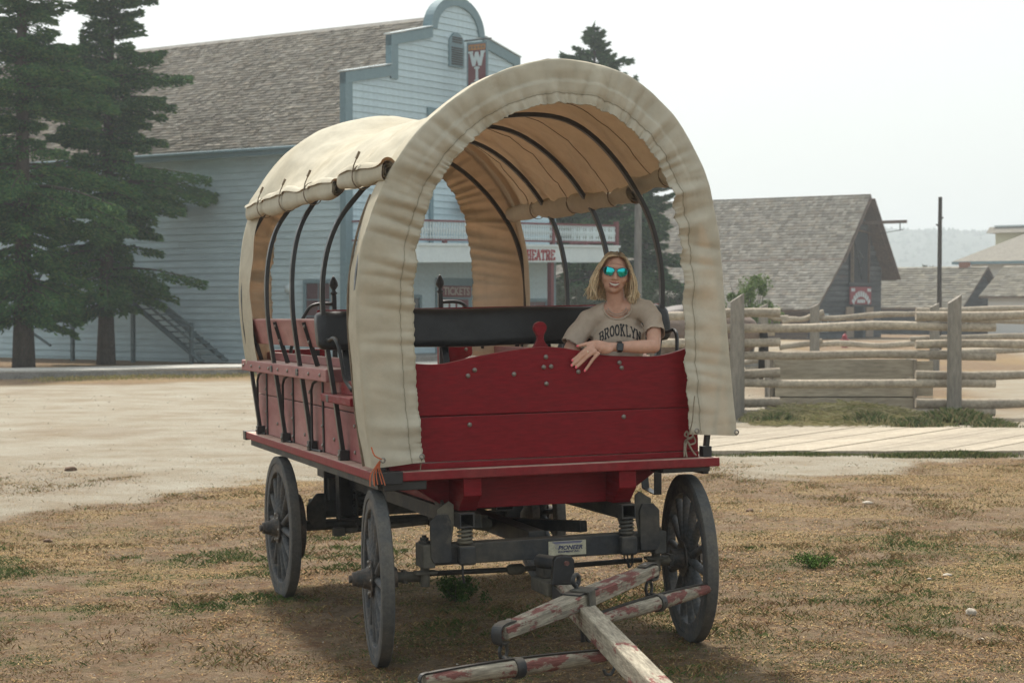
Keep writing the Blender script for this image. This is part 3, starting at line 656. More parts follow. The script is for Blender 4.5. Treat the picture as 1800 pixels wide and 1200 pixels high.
for y in ys:
    row = []
    for i in range(61):
        u = i/60; p = roof_pt(u, y); c = Vector((0, 0, 2.05)); d = (p-c).normalized()
        # slack between bows
        yy = [-.39] + BY[1:]; 
        g = min(abs(y-b) for b in yy); nb = [b for b in yy if b <= y]; 
        span = .8; sag = .028*math.sin(PI*min(1, g/(span/2))*.5)
        side = abs(2*u-1)
        w = .020*noise.noise(Vector((y*2.2, u*3, 1))) + .010*noise.noise(Vector((y*5+u*9, u*5-y*2, 4)))*(.3+side) + .006*noise.noise(Vector((y*14, u*22, 9)))
        fold = .012*math.sin((y*1.0 + u*5)*6 + 3*noise.noise(Vector((y, u*2, 5))))*max(0, side-.55)*1.6
        cr_ = 1-abs(noise.noise(Vector((y*2.6+u*4, u*7-y*1.5, 2)))); cr_ = .014*(cr_**7) - .011*(1-abs(noise.noise(Vector((y*1.5-u*6, u*4, 12)))))**9
        re_ = float(sstep(2.65, 3.0, y)); p = p - d*((sag + .004)*(1-re_)) + d*(.022*re_) + d*(w*.8 + fold*(1-re_) + cr_*(.35+side)*(1-re_))
        yo = fy(p.z)+.02 if y < -.38 else y
        row.append(Vector((p.x, max(y, fy(p.z)+.03), p.z)))
    P.append(row)
rf.grid(P); roof_canvas = rf.build('canvas_roof', m_canvas, wagon, smooth=True)
# seams on the sheet
for yseam in (.30, 1.05, 1.80, 2.60):
    j = int(np.argmin(abs(ys-yseam))); row = P[j]
    MB().tube([Vector(q) - Vector((0,0,.004)) - (Vector(q)-Vector((0,q[1],2.0))).normalized()*.001 for q in row], .0022, 4, cap=False).build('roof_seam', mat_strap, roof_canvas)
# rolled-up side curtains
def roll(sx, y0, y1, zc, seed, turns=3.2, r0=.068):
    m = MB(); P = []; ny = 40; na = 66
    for j in range(ny+1):
        t = j/ny; y = lerp(y0, y1, t); row = []
        lump = 1 + .38*noise.noise(Vector((y*3.2, seed, 0))) - .25*max(0, math.cos((y-seed)*2*PI/.72))**8
        dz = .02*noise.noise(Vector((y*1.8, seed, 5)))
        for i in range(na+1):
            a = i/na; q = a*turns*2*PI; r = r0*lump*(1 - .75*a)
            r *= 1 + .13*noise.noise(Vector((math.cos(q)*1.2+seed, math.sin(q)*1.2, y*.8))) + .1*math.sin(3*q+seed)
            x0 = lerp(.835, .925, float(sstep(-.3,.7,y))) if sx < 0 else lerp(.79, .895, float(sstep(-.3,.7,y)))
            row.append((sx*(x0 + r*math.cos(q+.6)*.85), y, zc + dz + r*math.sin(q+.6)*1.05))
        P.append(row)
    m.grid(P); o = m.build('rolled_curtain', m_canvas, wagon, smooth=True)
    ny_ = int((y1-y0)/.72)
    for k in range(ny_+1):
        y = seed + round((y0-seed)/.72 + k + .5)*.72
        if not (y0+.05 < y < y1-.03): continue
        x0 = lerp(.835, .925, float(sstep(-.3,.7,y))) if sx < 0 else lerp(.79, .895, float(sstep(-.3,.7,y)))
        lp = [(sx*(x0 + .060*math.cos(q)*.9), y + .01*math.sin(q), zc + .064*math.sin(q)) for q in np.linspace(-.6, 2*PI-.6, 20)]
        MB().sweep(lp, .014, .004, (0,1,0)).build('tie_strap', mat_strap, o)
        xs_, zs_ = sx*.93, zc+.10
        MB().tube([(sx*(x0+.052), y, zc+.02), (sx*(x0+.045), y-.006, zc+.06), (sx*(x0+.028), y-.012, zc+.10)], .0035, 5).build('tie_cord', mat_strap, o)
        MB().sweep([(sx*(x0+.032), y-.012, zc+.095), (sx*(x0+.024), y-.014, zc+.112), (sx*(x0+.016), y-.016, zc+.13)], .014, .012, (0,1,0)).build('strap_end', mat_strap, o)
    return o
roll(-1, .50, 3.05, 2.475, .35, r0=.060); roll(-1, -.30, .42, 2.50, .12, r0=.060)
roll(1, .75, 3.05, 2.46, .35); roll(1, -.28, .72, 2.515, .12)
# zip edge along the left leg, grommets, ties at the hems
for sx, zt in ((-1, 2.4), (1, 2.4)):
    L = [p for p in (FOs if True else []) if (p[0] < 0) == (sx < 0) and p[1] < zt]
    MB().tube([(x + sx*.004, fy(z)+.165, z) for x, z in L], .007, 5).build('zip_edge', mat_strap if sx < 0 else m_canvas, front_hood)
grom = MB().lathe([(.007,0),(.014,.0),(.015,.003),(.008,.004),(.007,.002)], ax=(0,-1,0), n=12, cap=False).mesh('grommet', True); grom.materials.append(m_bolt)
for x, z in ((-.90,1.075),(-.70,1.085),(.785,1.155),(1.01,1.14)): link('grommet', grom, parent=front_hood, loc=(x, -.315, z))
tw = MB()
for k in range(7):
    a = rng.uniform(-.03,.03); tw.tube(smooth_poly([(-.905,-.30,1.08),(-.925+a*.4,-.30,1.04),(-.93+a,-.295,1.0),(-.925+a*1.3,-.30,.965-.02*rng.random())],3), .0028, 4)
tw.tube(smooth_poly([(-.905,-.318,1.08),(-.94,-.31,1.10),(-.95,-.29,1.14)],3), .004, 5)
tw.build('orange_twine', m_orange, wagon)
ro = MB()
ro.tube(smooth_poly([(.758,-.33,1.15),(.752,-.325,1.12),(.758,-.225,1.10),(.752,-.225,1.06),(.75,-.225,1.015)],5), .0045, 6)
ro.tube(smooth_poly([(.765,-.225,1.012),(.757,-.228,1.06),(.768,-.235,1.12),(.762,-.24,1.15),(.75,-.235,1.13),(.775,-.24,1.115),(.80,-.235,1.12),(.81,-.235,1.09),(.78,-.238,1.08),(.765,-.24,1.095),(.79,-.236,1.05),(.815,-.232,1.02)],5), .0045, 6)
ro.tube(smooth_poly([(.757,-.36,1.34),(.758,-.34,1.28),(.757,-.32,1.2),(.757,-.26,1.12)],5), .0035, 6)
ro.build('tie_rope', m_rope, wagon, smooth=True)
MB().tube(smooth_poly([(-.70,-.315,1.08),(-.692,-.26,1.04),(-.69,-.245,1.012)],4), .003, 5).build('tie_rope', m_rope, wagon)
# ================================================================== PERSON
def remesh(parts, name, voxel, smooth=6, fac=.5):
    o = bpy.data.objects.new('tmp', parts.mesh('tmp')); COL.objects.link(o)
    r = o.modifiers.new('r', 'REMESH'); r.mode = 'VOXEL'; r.voxel_size = voxel
    s = o.modifiers.new('s', 'SMOOTH'); s.factor = fac; s.iterations = smooth
    dg = bpy.context.evaluated_depsgraph_get(); me = bpy.data.meshes.new_from_object(o.evaluated_get(dg)); me.name = name
    bpy.data.objects.remove(o); me.polygons.foreach_set('use_smooth', [True]*len(me.polygons)); return me
def limb(mb, pts, rs, n=14, sub=4):
    P = smooth_poly(pts, sub); R = [v[0] for v in smooth_poly([(r,) for r in rs], sub)]
    mb.tube(P, R, n); mb.ell(P[0], (R[0],)*3, 8); mb.ell(P[-1], (R[-1],)*3, 8); return mb
m_skin = mat('skin', (.62,.37,.27), (.56,.31,.215), rough=.5, scale=9, var=.05, ramp=(.4,.8), bump=.04, bscale=200)
m_skin.node_tree.nodes['Principled BSDF'].inputs['Subsurface Weight'].default_value = .08
m_skin.node_tree.nodes['Principled BSDF'].inputs['Subsurface Radius'].default_value = (.01,.004,.002)
m_lip = mat('lips', (.40,.165,.125), rough=.4, var=.05)
m_shirt = mat('taupe_shirt', (.50,.42,.335), (.46,.385,.305), rough=.9, scale=5, var=.05, bump=.1, bscale=150, spec=.1)
m_print = mat('charcoal_print', (.028,.03,.032), (.045,.045,.045), rough=.8, scale=60)
m_hair = mat('blond_hair', (1,1,1), rough=.45, attr='Col', var=.2, vscale=120, spec=.4)
# local frame: x right in the photo, y away from the viewer, z up
PA = Vector((.482, .05, 0)); cy_, sy_ = math.cos(YAW), math.sin(YAW)
MP = MW @ Matrix(((cy_, -sy_, 0, PA.x), (sy_, cy_, 0, PA.y), (0, 0, 1, 0), (0, 0, 0, 1)))
def L_(u, v, f=0.): return Vector(((u-1080)/329., -f, 1.988-(v-480)/329.))
def panel_f(r): return (.05 + .205 + sy_*r)/cy_          # depth of the panel's front face at r
person = empty('person', MP); tag(person, 'woman in taupe shirt and turquoise mirrored sunglasses leaning on the front panel', 'person')
HR = Matrix.Rotation(math.radians(7), 3, 'Y'); HC = Vector((.0, -.025, 1.985))
def H(x, y, z): return HC + HR @ Vector((x, y, z))
def hell(mb, x, y, z, rx, ry, rz, n=10): mb.ell(H(x, y, z), (rx, ry, rz), n, HR)
bd = MB()
hell(bd, 0, .028, .032, .074, .094, .084, 14)      # cranium
hell(bd, 0, -.022, -.010, .069, .066, .083, 14)    # face
hell(bd, 0, -.030, -.058, .054, .050, .048, 12)    # jaw
hell(bd, 0, -.064, -.085, .022, .018, .018)        # chin
hell(bd, .038, -.050, -.026, .027, .026, .026); hell(bd, -.038, -.050, -.026, .027, .026, .026)   # cheeks
hell(bd, .0, -.074, .035, .045, .014, .016)        # brow
for t in np.linspace(0, 1, 7): hell(bd, 0, lerp(-.080, -.099, t), lerp(.014, -.026, t), lerp(.008, .012, t), .011, .010, 8)
hell(bd, .013, -.085, -.030, .009, .010, .008, 8); hell(bd, -.013, -.085, -.030, .009, .010, .008, 8)
hell(bd, 0, -.083, -.050, .030, .010, .0055, 8); hell(bd, 0, -.081, -.070, .025, .010, .0065, 8)   # lips
hell(bd, .073, .012, -.012, .010, .020, .030); hell(bd, -.073, .012, -.012, .010, .020, .030)     # ears
limb(bd, [H(0, .012, -.045), Vector((.006, .010, 1.83)), Vector((.012, .022, 1.765))], [.050, .049, .058])
# torso
SL, SR = Vector((-.132, .035, 1.735)), Vector((.158, .015, 1.792))
bd.ell((.015, .045, 1.62), (.145, .088, .17), 12); bd.ell((.02, .10, 1.42), (.135, .095, .16), 12)
limb(bd, [SL, Vector((-.06,.03,1.772)), Vector((.012,.028,1.79)), Vector((.09,.02,1.80)), SR], [.052, .056, .058, .056, .052])
bd.ell((-.055, -.025, 1.63), (.058, .045, .055), 10); bd.ell((.085, -.035, 1.65), (.058, .045, .055), 10)
# near arm: shoulder, elbow on the panel, wrist, hand over the edge
EB = Vector((.188, -.205, 1.598)); WR = Vector((-.020, -.272, 1.601))
limb(bd, [SR, Vector((.195,-.075,1.715)), EB], [.050, .042, .036])
limb(bd, [EB, Vector((.10,-.250,1.599)), WR], [.036, .035, .023])
def fpt(r, z, off): return Vector((r, -(panel_f(r)+off), z))
K = [Vector((-.135,-.318,1.612)), Vector((-.135,-.330,1.598)), Vector((-.125,-.335,1.583)), Vector((-.108,-.332,1.570))]
bd.ell((-.085,-.305,1.596), (.056,.018,.030), 10, Matrix.Rotation(.18,3,'Y'))
limb(bd, [WR, Vector((-.055,-.290,1.600)), Vector((-.09,-.305,1.597))], [.024,.026,.026])
tips = [L_(1000,628), L_(998.5,636.5), L_(1006,640), L_(1021,646)]
FING = []
for k, (kn, tp, rr) in enumerate(zip(K, tips, (.0105,.0108,.0104,.0094))):
    m1 = kn.lerp(tp, .42); m2 = kn.lerp(tp, .75)
    ptsf = [kn, Vector((m1.x, -(panel_f(m1.x)+.022), m1.z+.006)), Vector((m2.x, -(panel_f(m2.x)+.016), m2.z+.001)), Vector((tp.x, -(panel_f(tp.x)+.012), tp.z))]
    limb(bd, ptsf, [rr*1.08, rr, rr*.92, rr*.78], 10, 4); FING.append(ptsf)
limb(bd, [Vector((-.06,-.288,1.612)), Vector((-.115,-.300,1.626)), Vector((-.160,-.318,1.621)), Vector((-.212,-.330,1.611))], [.016,.014,.0115,.009], 10)
# other arm hanging behind the panel
E2 = Vector((-.275,-.02,1.50)); limb(bd, [SL, Vector((-.215,.02,1.62)), E2], [.052,.046,.039])
W2 = Vector((-.16,-.16,1.42)); limb(bd, [E2, Vector((-.22,-.10,1.45)), W2], [.039,.036,.025])
bd.ell(W2 + Vector((.05,-.02,-.01)), (.06,.03,.02), 8)
for k in range(4): limb(bd, [W2 + Vector((.09,-.045+.022*k,-.01)), W2 + Vector((.15,-.05+.024*k,-.02)), W2 + Vector((.17,-.05+.024*k,-.035))], [.010,.009,.008], 8)
limb(bd, [W2 + Vector((.03,-.04,0)), W2 + Vector((.07,-.075,.005)), W2 + Vector((.10,-.08,0))], [.012,.010,.008], 8)
# seat and legs (behind the panel)
for s in (-1, 1):
    hp_ = Vector((.03+s*.085, .17, 1.36+.20)); hp_.z = 1.50
    hp_ = Vector((.03+s*.085, .22, 1.50)); kn = Vector((.0+s*.10, -.10, 1.44)); an = Vector((.0+s*.10, .02, 1.09))
    limb(bd, [hp_, hp_.lerp(kn,.5), kn], [.082,.072,.054]); limb(bd, [kn, kn.lerp(an,.4), an], [.054,.050,.034]); limb(bd, [an, an+Vector((0,-.06,-.03)), an+Vector((0,-.13,-.035))], [.036,.034,.026])
body_me = remesh(bd, 'body', .0042, 5, .5)
body_me.materials.append(m_skin); body_me.materials.append(m_lip)
for p_ in body_me.polygons:
    c = HR.transposed() @ (Vector(p_.center) - HC)
    if c.y < -.07 and -.076 < c.z < -.046 and abs(c.x) < .030 - abs(c.z+.060)*.5: p_.material_index = 1
link('body', body_me, None, person)
# teeth
MB().tube([H(x, -.0905+.16*abs(x)**1.5, -.0615+15*x*x) for x in np.linspace(-.026,.026,9)], [.001,.0028,.0040,.0047,.0050,.0047,.0040,.0028,.001], 8).build('teeth', mat('teeth', (.75,.72,.64), rough=.3, var=0), person, smooth=True)
# sunglasses
gl = empty('sunglasses'); gl.parent = person
m_lens = mat('turquoise_mirror_lens', (.02,.42,.44), (.05,.62,.60), rough=.06, scale=12, var=0, metal=1.0)
m_frame = mat('clear_blue_frame', (.10,.16,.20), rough=.25, var=0)
for s in (-1, 1):
    rim = []
    for q in np.linspace(0, 2*PI, 25):
        c, sn = math.cos(q), math.sin(q); x = .0285*math.copysign(abs(c)**.75, c); z = .0245*math.copysign(abs(sn)**.8, sn)
        if sn > 0: z *= .85
        if c*s < 0 and sn < 0: x *= .78
        xx = s*.0345 + x; rim.append(H(xx, -.101 + abs(xx)*.28 + xx*xx*2.2, .012 + z - (.004 if c*s < 0 else 0)))
    lm = MB(); cen = sum(rim[:-1], Vector())/24; cen += HR @ Vector((0, -.0045, 0))
    lm.v = [tuple(cen)] + [tuple(cen.lerp(r, .6) + HR @ Vector((0,-.0012,0))) for r in rim[:-1]] + [tuple(r) for r in rim[:-1]]
    lm.f = [(0, 1+i, 1+(i+1) % 24) for i in range(24)] + [(1+i, 25+i, 25+(i+1) % 24, 1+(i+1) % 24) for i in range(24)]
    lm.build('lens', m_lens, gl, smooth=True)
    MB().tube(rim, .0022, 6, cap=False).build('lens_rim', m_frame, gl, smooth=True)
    MB().tube([H(s*.062,-.080,.022), H(s*.073,-.04,.020), H(s*.076,.02,.010)], .0022, 6).build('temple', m_frame, gl, smooth=True)
MB().tube([H(-.010,-.101,.020), H(0,-.104,.022), H(.010,-.101,.020)], .0022, 6).build('bridge', m_frame, gl, smooth=True)
# shirt
sh = MB()
sh.ell((.015, .045, 1.62), (.150, .110, .185), 14); sh.ell((.02, .10, 1.40), (.165, .122, .19), 14)
limb(sh, [SL, Vector((-.06,.03,1.772)), Vector((.012,.028,1.785)), Vector((.09,.02,1.80)), SR], [.060, .066, .068, .066, .060])
sh.ell((-.055, -.022, 1.63), (.072, .062, .068), 10); sh.ell((.085, -.032, 1.65), (.072, .062, .068), 10)
limb(sh, [SR, Vector((.193,-.055,1.735)), Vector((.202,-.125,1.665))], [.058,.056,.059]); limb(sh, [SL, Vector((-.195,.022,1.67)), Vector((-.228,.006,1.612))], [.066,.062,.066])
shirt_me = remesh(sh, 'shirt', .007, 7, .5)
bm = bmesh.new(); bm.from_mesh(shirt_me)
hR = Vector((.202,-.125,1.665)); dR = (hR - Vector((.193,-.055,1.735))).normalized(); hL = Vector((-.228,.006,1.612)); dL = (hL - Vector((-.195,.022,1.67))).normalized()
NK0 = Vector((.012, -.02, 1.80))
kill = []
for f in bm.faces:
    c = f.calc_center_median()
    if (c-hR).dot(dR) > 0.005 and (c-hR).length < .14: kill.append(f)
    elif (c-hL).dot(dL) > 0.005 and (c-hL).length < .14: kill.append(f)
    elif ((c.x-.012)/.072)**2 + ((c.z-1.815 + (c.x-.012)*-.06)/.068)**2 < 1 and c.y < .12: kill.append(f)
bmesh.ops.delete(bm, geom=kill, context='FACES')
for v in bm.verts:
    p_ = v.co; w = .011*noise.noise(Vector((p_.x*9+p_.z*7, p_.y*6, p_.z*9))) + .006*noise.noise(Vector((p_.x*22-p_.z*16, 3, p_.z*10)))
    v.co += v.normal*w
bm.to_mesh(shirt_me); bm.free(); shirt_me.polygons.foreach_set('use_smooth', [True]*len(shirt_me.polygons))
shirt = link('shirt', shirt_me, m_shirt, person); sd_ = shirt.modifiers.new('s', 'SOLIDIFY'); sd_.thickness = .003
# collar band
bvh = BVHTree.FromPolygons([v.co.copy() for v in shirt_me.vertices], [tuple(p.vertices) for p in shirt_me.polygons])
nb = []
for q in np.linspace(PI*1.06, PI*1.94, 22):
    x, z = .012 + .078*math.cos(q), 1.815 + .074*math.sin(q)
    h = bvh.ray_cast(Vector((x, -1, z)), Vector((0,1,0)))
    if h[0] is not None: nb.append(h[0] + Vector((0,-.001,0)))
MB().tube(nb, .0055, 6).build('collar', m_shirt, shirt, smooth=True)
# lettering wrapped on the chest
def slab(ch, th=.2):
    S = []; se = .36; sh_ = .12
    def ln(*p):
        for a, b in zip(p, p[1:]): S.append((a, b))
    def sf(x, y, w=se): S.append(((x-w/2, y), (x+w/2, y), sh_))
    y0, y1 = .06, .94
    if ch == 'B': ln((.22,0),(.22,1)); ln((.22,.94),(.55,.94),(.68,.82),(.68,.66),(.55,.53),(.22,.53)); ln((.55,.53),(.72,.40),(.72,.2),(.58,.06),(.22,.06)); sf(.15,y0,.25); sf(.15,y1,.25); w = .85
    elif ch == 'R': ln((.22,0),(.22,1)); ln((.22,.94),(.55,.94),(.68,.82),(.68,.64),(.55,.50),(.22,.50)); ln((.45,.5),(.72,.04)); sf(.22,y0); sf(.15,y1,.25); sf(.74,y0,.26); w = .9
    elif ch == 'O': ln(*[(.42+.30*math.cos(q), .5+.42*math.sin(q)) for q in np.linspace(0,2*PI,17)]); w = .84
    elif ch == 'K': ln((.22,0),(.22,1)); ln((.22,.42),(.66,.96)); ln((.38,.6),(.70,.04)); sf(.22,y0); sf(.22,y1); sf(.70,y0,.3); sf(.66,y1,.3); w = .9
    elif ch == 'L': ln((.22,0),(.22,1)); ln((.22,.06),(.70,.06),(.70,.25)); sf(.22,y1); w = .8
    elif ch == 'Y': ln((.42,0),(.42,.45),(.14,.96)); ln((.42,.45),(.70,.96)); sf(.42,y0); sf(.14,y1,.3); sf(.70,y1,.3); w = .84
    elif ch == 'N': ln((.2,0),(.2,1)); ln((.2,.96),(.68,.04)); ln((.68,0),(.68,1)); sf(.2,y0,.3); sf(.15,y1,.25); sf(.68,y1,.3); w = .88
    elif ch == 'W': ln((.12,.96),(.32,.02),(.52,.9),(.74,.02),(.94,.96)); sf(.12,y1,.3); sf(.94,y1,.3); w = 1.06
    elif ch == 'I': ln((.25,0),(.25,1)); sf(.25,y0,.42); sf(.25,y1,.42); w = .5
    elif ch == 'D': ln((.22,0),(.22,1)); ln((.15,.94),(.50,.94),(.70,.75),(.70,.25),(.50,.06),(.15,.06)); w = .84
    elif ch == 'H': ln((.22,0),(.22,1)); ln((.68,0),(.68,1)); ln((.22,.5),(.68,.5)); sf(.22,y0); sf(.22,y1); sf(.68,y0); sf(.68,y1); w = .9
    elif ch == 'S': ln((.70,.70),(.66,.88),(.45,.94),(.24,.90),(.17,.74),(.26,.58),(.58,.46),(.68,.28),(.60,.10),(.40,.06),(.20,.12),(.14,.30)); w = .84
    elif ch == 'E': ln((.22,0),(.22,1)); ln((.15,.94),(.70,.94),(.70,.78)); ln((.22,.52),(.55,.52)); ln((.15,.06),(.70,.06),(.70,.24)); w = .8
    elif ch == 'T': ln((.42,0),(.42,1)); ln((.10,.76),(.10,.94),(.74,.94),(.74,.76)); sf(.42,y0); w = .84
    elif ch == 'A': ln((.14,.02),(.44,.98),(.74,.02)); ln((.26,.34),(.62,.34)); sf(.14,y0,.3); sf(.74,y0,.3); w = .88
    else: w = .35
    Q = []
    for s in S:
        a, b = Vector(s[0]), Vector(s[1]); t = s[2] if len(s) > 2 else th*(.62 if abs((b-a).y) < .05 else 1.)
        d = (b-a); d.normalize(); n = Vector((-d.y, d.x))*t/2; e = d*(t*.22 if len(s) == 2 else 0)
        Q.append([a-e-n, b+e-n, b+e+n, a-e+n])
    return Q, w
def slab_text(s, th=.2):
    out = []; x = 0
    for ch in s:
        Q, w = slab(ch, th); out.append([[p + Vector((x, 0)) for p in q] for q in Q]); x += w
    return out, x
letters, W_ = slab_text('BROOKLYN', .19)
tx = MB(); hgt = .063; wid = .225
for li, Qs in enumerate(letters):
    for qi, q in enumerate(Qs):
        # subdivide each stroke so it follows the cloth
        n_ = 4; A = []
        for i in range(n_+1):
            for j in range(2):
                a = q[0].lerp(q[1], i/n_) if j == 0 else q[3].lerp(q[2], i/n_)
                X = (a.x/W_-.5); x = .020 + X*wid; z = 1.632 + a.y*hgt*(1-.25*X*X*4) + .034*(1-4*X*X) - .016*X*0 - .012
                h = bvh.ray_cast(Vector((x, -1, z)), Vector((0,1,0)))
                y = h[0].y if h[0] is not None else -.06
                A.append(Vector((x, y - .0022 - .0003*(qi % 6), z)))
        b = len(tx.v); tx.v += [tuple(v) for v in A]; tx.f += [(b+2*i, b+2*i+2, b+2*i+3, b+2*i+1) for i in range(n_)]
tx.build('lettering', m_print, shirt)
# hair: strands from a parting, dark at the roots
V = []; Fc = []; Cc = []
def strand(pts, r0, r1, dark):
    n = 4; base = len(V)
    m = len(pts)
    for i, p in enumerate(pts):
        t = (pts[min(i+1,m-1)]-pts[max(i-1,0)]).normalized(); a = t.cross(Vector((0,1,.2))).normalized(); b = t.cross(a); r = lerp(r0, r1, (i/(m-1))**3)
        for k in range(n):
            q = 2*PI*k/n; V.append(tuple(p + a*(r*math.cos(q)*1.5) + b*(r*math.sin(q)*.7)))
    for i in range(m-1):
        tt = i/(m-1)
        for k in range(n):
            Fc.append((base+i*n+k, base+i*n+(k+1) % n, base+(i+1)*n+(k+1) % n, base+(i+1)*n+k))
            root = max(0, 1-tt*3.2); c = lerp(np.array((.70,.555,.35)), np.array((.27,.185,.115)), root*.75)*dark; Cc.append(c)
for k in range(560):
    s = -1 if k % 2 else 1; u = random.random()          # u: front to back along the parting
    py = lerp(-.055, .10, u); pz = .116 - (py-.02)**2*4.0
    root = Vector((.010 + s*.003, py, pz))
    jaw_x = s*(.092 + .026*random.random()); jy = lerp(-.045, .085, u) + random.uniform(-.012,.012)
    if u < .18: jy = -.02 + random.uniform(-.02,.02)
    lay = random.random()
    p1 = Vector((s*(.046+.006*lay), lerp(-.076,.085,u)*.98, .088 - .01*lay)); p2 = Vector((s*(.079+.012*lay), lerp(-.055,.080,u), .022)); p3 = Vector((jaw_x, jy, -.055))
    endz = -.118 - .034*random.random(); flare = s*(.088 + .040*random.random())
    p4 = Vector((flare, jy*.8 + random.uniform(-.02,.015), endz))
    if u > .55:      # back hair falls behind the neck
        x = random.uniform(-.09,.09); p1 = Vector((x*.6, .085, .09)); p2 = Vector((x*.95, .118, .02)); p3 = Vector((x, .110, -.06)); p4 = Vector((x*1.05, .09, endz)); root = Vector((x*.3, .05, .115))
    if s > 0 and random.random() < .05: p4 += Vector((.03*random.random(), -.01, .03))
    wv = random.uniform(.004,.012); p3 = p3 + Vector((s*wv*math.sin(k*.7), wv*math.cos(k*.9), 0)); p4 = p4 + Vector((wv*math.sin(k*1.3), 0, 0))
    P_ = smooth_poly([tuple(root), tuple(p1), tuple(p2), tuple(p3), tuple(p4)], 4)
    strand([H(*p_) for p_ in P_], .0042, .0009, random.uniform(.72,1.18))
for k in range(70):
    s = random.choice((-1,1)); y = random.uniform(-.03,.09); P_ = smooth_poly([(s*.05,y,.09),(s*random.uniform(.085,.1),y,.02),(s*random.uniform(.095,.125),y-.01,-.06),(s*random.uniform(.10,.155),y+random.uniform(-.03,.02),random.uniform(-.14,-.10))],4)
    strand([H(*p_) for p_ in P_], .0016, .0006, random.uniform(.9,1.3))
hme = fastmesh('hair', V, Fc, Cc, True); link('hair', hme, m_hair, person)
# watch, ring, nails, necklace
d_ = (WR - Vector((.10,-.250,1.600))).normalized(); wc = WR - d_*.025
MB().lathe([(.0295,-.011),(.031,0),(.0295,.011)], wc, d_, 20, cap=False).build('watch_strap', mat('black_rubber', (.015,.015,.016), rough=.5), person, smooth=True)
ca = Matrix.Rotation(.10, 3, 'Y'); wp = wc + Vector((.002,-.031,.0))
wt = MB().box(wp, (.036,.012,.042), ca).build('watch_case', mat('dark_case', (.02,.021,.022), rough=.3), person, .006)
MB().box(wp + Vector((0,-.0068,0)), (.028,.0015,.034), ca).build('watch_face', mat('watch_glass', (.05,.06,.07), rough=.12, var=0), wt, .004)
m_nail = mat('pink_nail', (.85,.16,.20), rough=.25, var=0)
for f_ in FING:
    t = f_[3]; d = (f_[3]-f_[2]).normalized(); MB().ell(t + Vector((0,-.0058,.001)) + d*.001, (.0058,.003,.0078), 8).build('fingernail', m_nail, person, smooth=True)
MB().ell((-.215,-.339,1.611), (.0075,.003,.005), 8).build('fingernail', m_nail, person, smooth=True)
rg = FING[1][0].lerp(FING[1][1], .75); rd = (FING[1][1]-FING[1][0]).normalized(); rg = FING[1][1].lerp(FING[1][0], .35)
MB().lathe([(.0118,-.0022),(.0125,0),(.0118,.0022)], rg, rd, 14, cap=False).build('ring', mat('gold', (.7,.6,.42), rough=.25, metal=1, var=0), person, smooth=True)
bvb = BVHTree.FromPolygons([v.co.copy() for v in body_me.vertices], [tuple(p.vertices) for p in body_me.polygons])
for rz, dz in ((.050,.0),(.058,-.010)):
    nk = []
    for q in np.linspace(PI*1.08, PI*1.92, 18):
        x, z = .010 + rz*math.cos(q), 1.815 + dz + .045*math.sin(q); h = bvb.ray_cast(Vector((x,-1,z)), Vector((0,1,0)))
        if h[0] is not None: nk.append(h[0] + Vector((0,-.002,0)))
    MB().tube(nk, .0022, 5).build('necklace', mat('pearl_beads', (.42,.36,.30), rough=.4, scale=300), person, smooth=True)
# ================================================================== GROUND
def axis_pts(lo, flo, fhi, hi, step, grow=1.18):
    a = list(np.arange(flo, fhi+1e-6, step)); s = step; v = a[-1]
    while v < hi: s = min(s*grow, 90); v += s; a.append(v)
    s = step; v = a[0]; b = []
    while v > lo: s = min(s*grow, 90); v -= s; b.append(v)
    return np.array(b[::-1] + a)
def road_edge_near(x):      # near edge of the gravel (y as a function of x)
    return np.interp(x, [-60,-12,-4.6,-3.6,-2.8,-2.0,-.6,1.0,2.5,4.3,5.5,60], [8,11,15.4,17.6,19.6,20.6,20.8,20.4,20.2,21.2,23,23.3])
def masks(x, y):
    """gravel, green, straw, pale dirt weights of the yard"""
    n1 = fbm(x, y, .55, 11); n2 = fbm(x, y, 2.2, 21); n3 = fbm(x, y*.55, .22, 31)
    e = road_edge_near(x) + (n1-.5)*3.0 + (n2-.5)*1.4
    gravel = sstep(-.5, .8, y-e)*(1-sstep(43.5, 46.0, y - (x+10)*.45 + (n1-.5)*3))
    far = sstep(30, 36, y)*sstep(3, 7, x); gravel = gravel*(1-far) + far*sstep(.40,.58,n3)*.75
    patch = sstep(.60,.70,fbm(x,y*.5,.5,41)); gravel = np.clip(gravel*(1-.35*patch), 0, 1)
    green = sstep(.50,.60,fbm(x,y,3.6,51,3))*sstep(.30,.48,fbm(x,y,.8,53))*(1-sstep(13.5,16.5,y))*(.45+.95*sstep(-.2,-1.6,x) + .15*sstep(1.2,2.5,x))
    straw = sstep(.50,.62,fbm(x,y,.9,61))*(.35+.65*sstep(10.3,12.2,y))
    bare = sstep(.5,.66,fbm(x,y,.7,71))
    return gravel, np.clip(green,0,1), np.clip(straw,0,1), bare
XS = axis_pts(-1500, -5.2, 6.4, 1500, .075, 1.16); YS = axis_pts(-40, 8.6, 22, 2200, .075, 1.075)
GX, GY = np.meshgrid(XS, YS); GZ = gz(GX, GY)
gv, gn, stw, br = masks(GX, GY)
V = np.stack([GX, GY, GZ], -1).reshape(-1, 3); nx, ny = len(XS), len(YS)
idx = np.arange(nx*ny).reshape(ny, nx); Fq = np.stack([idx[:-1,:-1], idx[:-1,1:], idx[1:,1:], idx[1:,:-1]], -1).reshape(-1, 4)
gme = fastmesh('ground', V, Fq, None, True)
ca_ = gme.color_attributes.new('Mask', 'FLOAT_COLOR', 'POINT')
ca_.data.foreach_set('color', np.stack([gv, gn, stw, br], -1).astype(np.float32).reshape(-1))
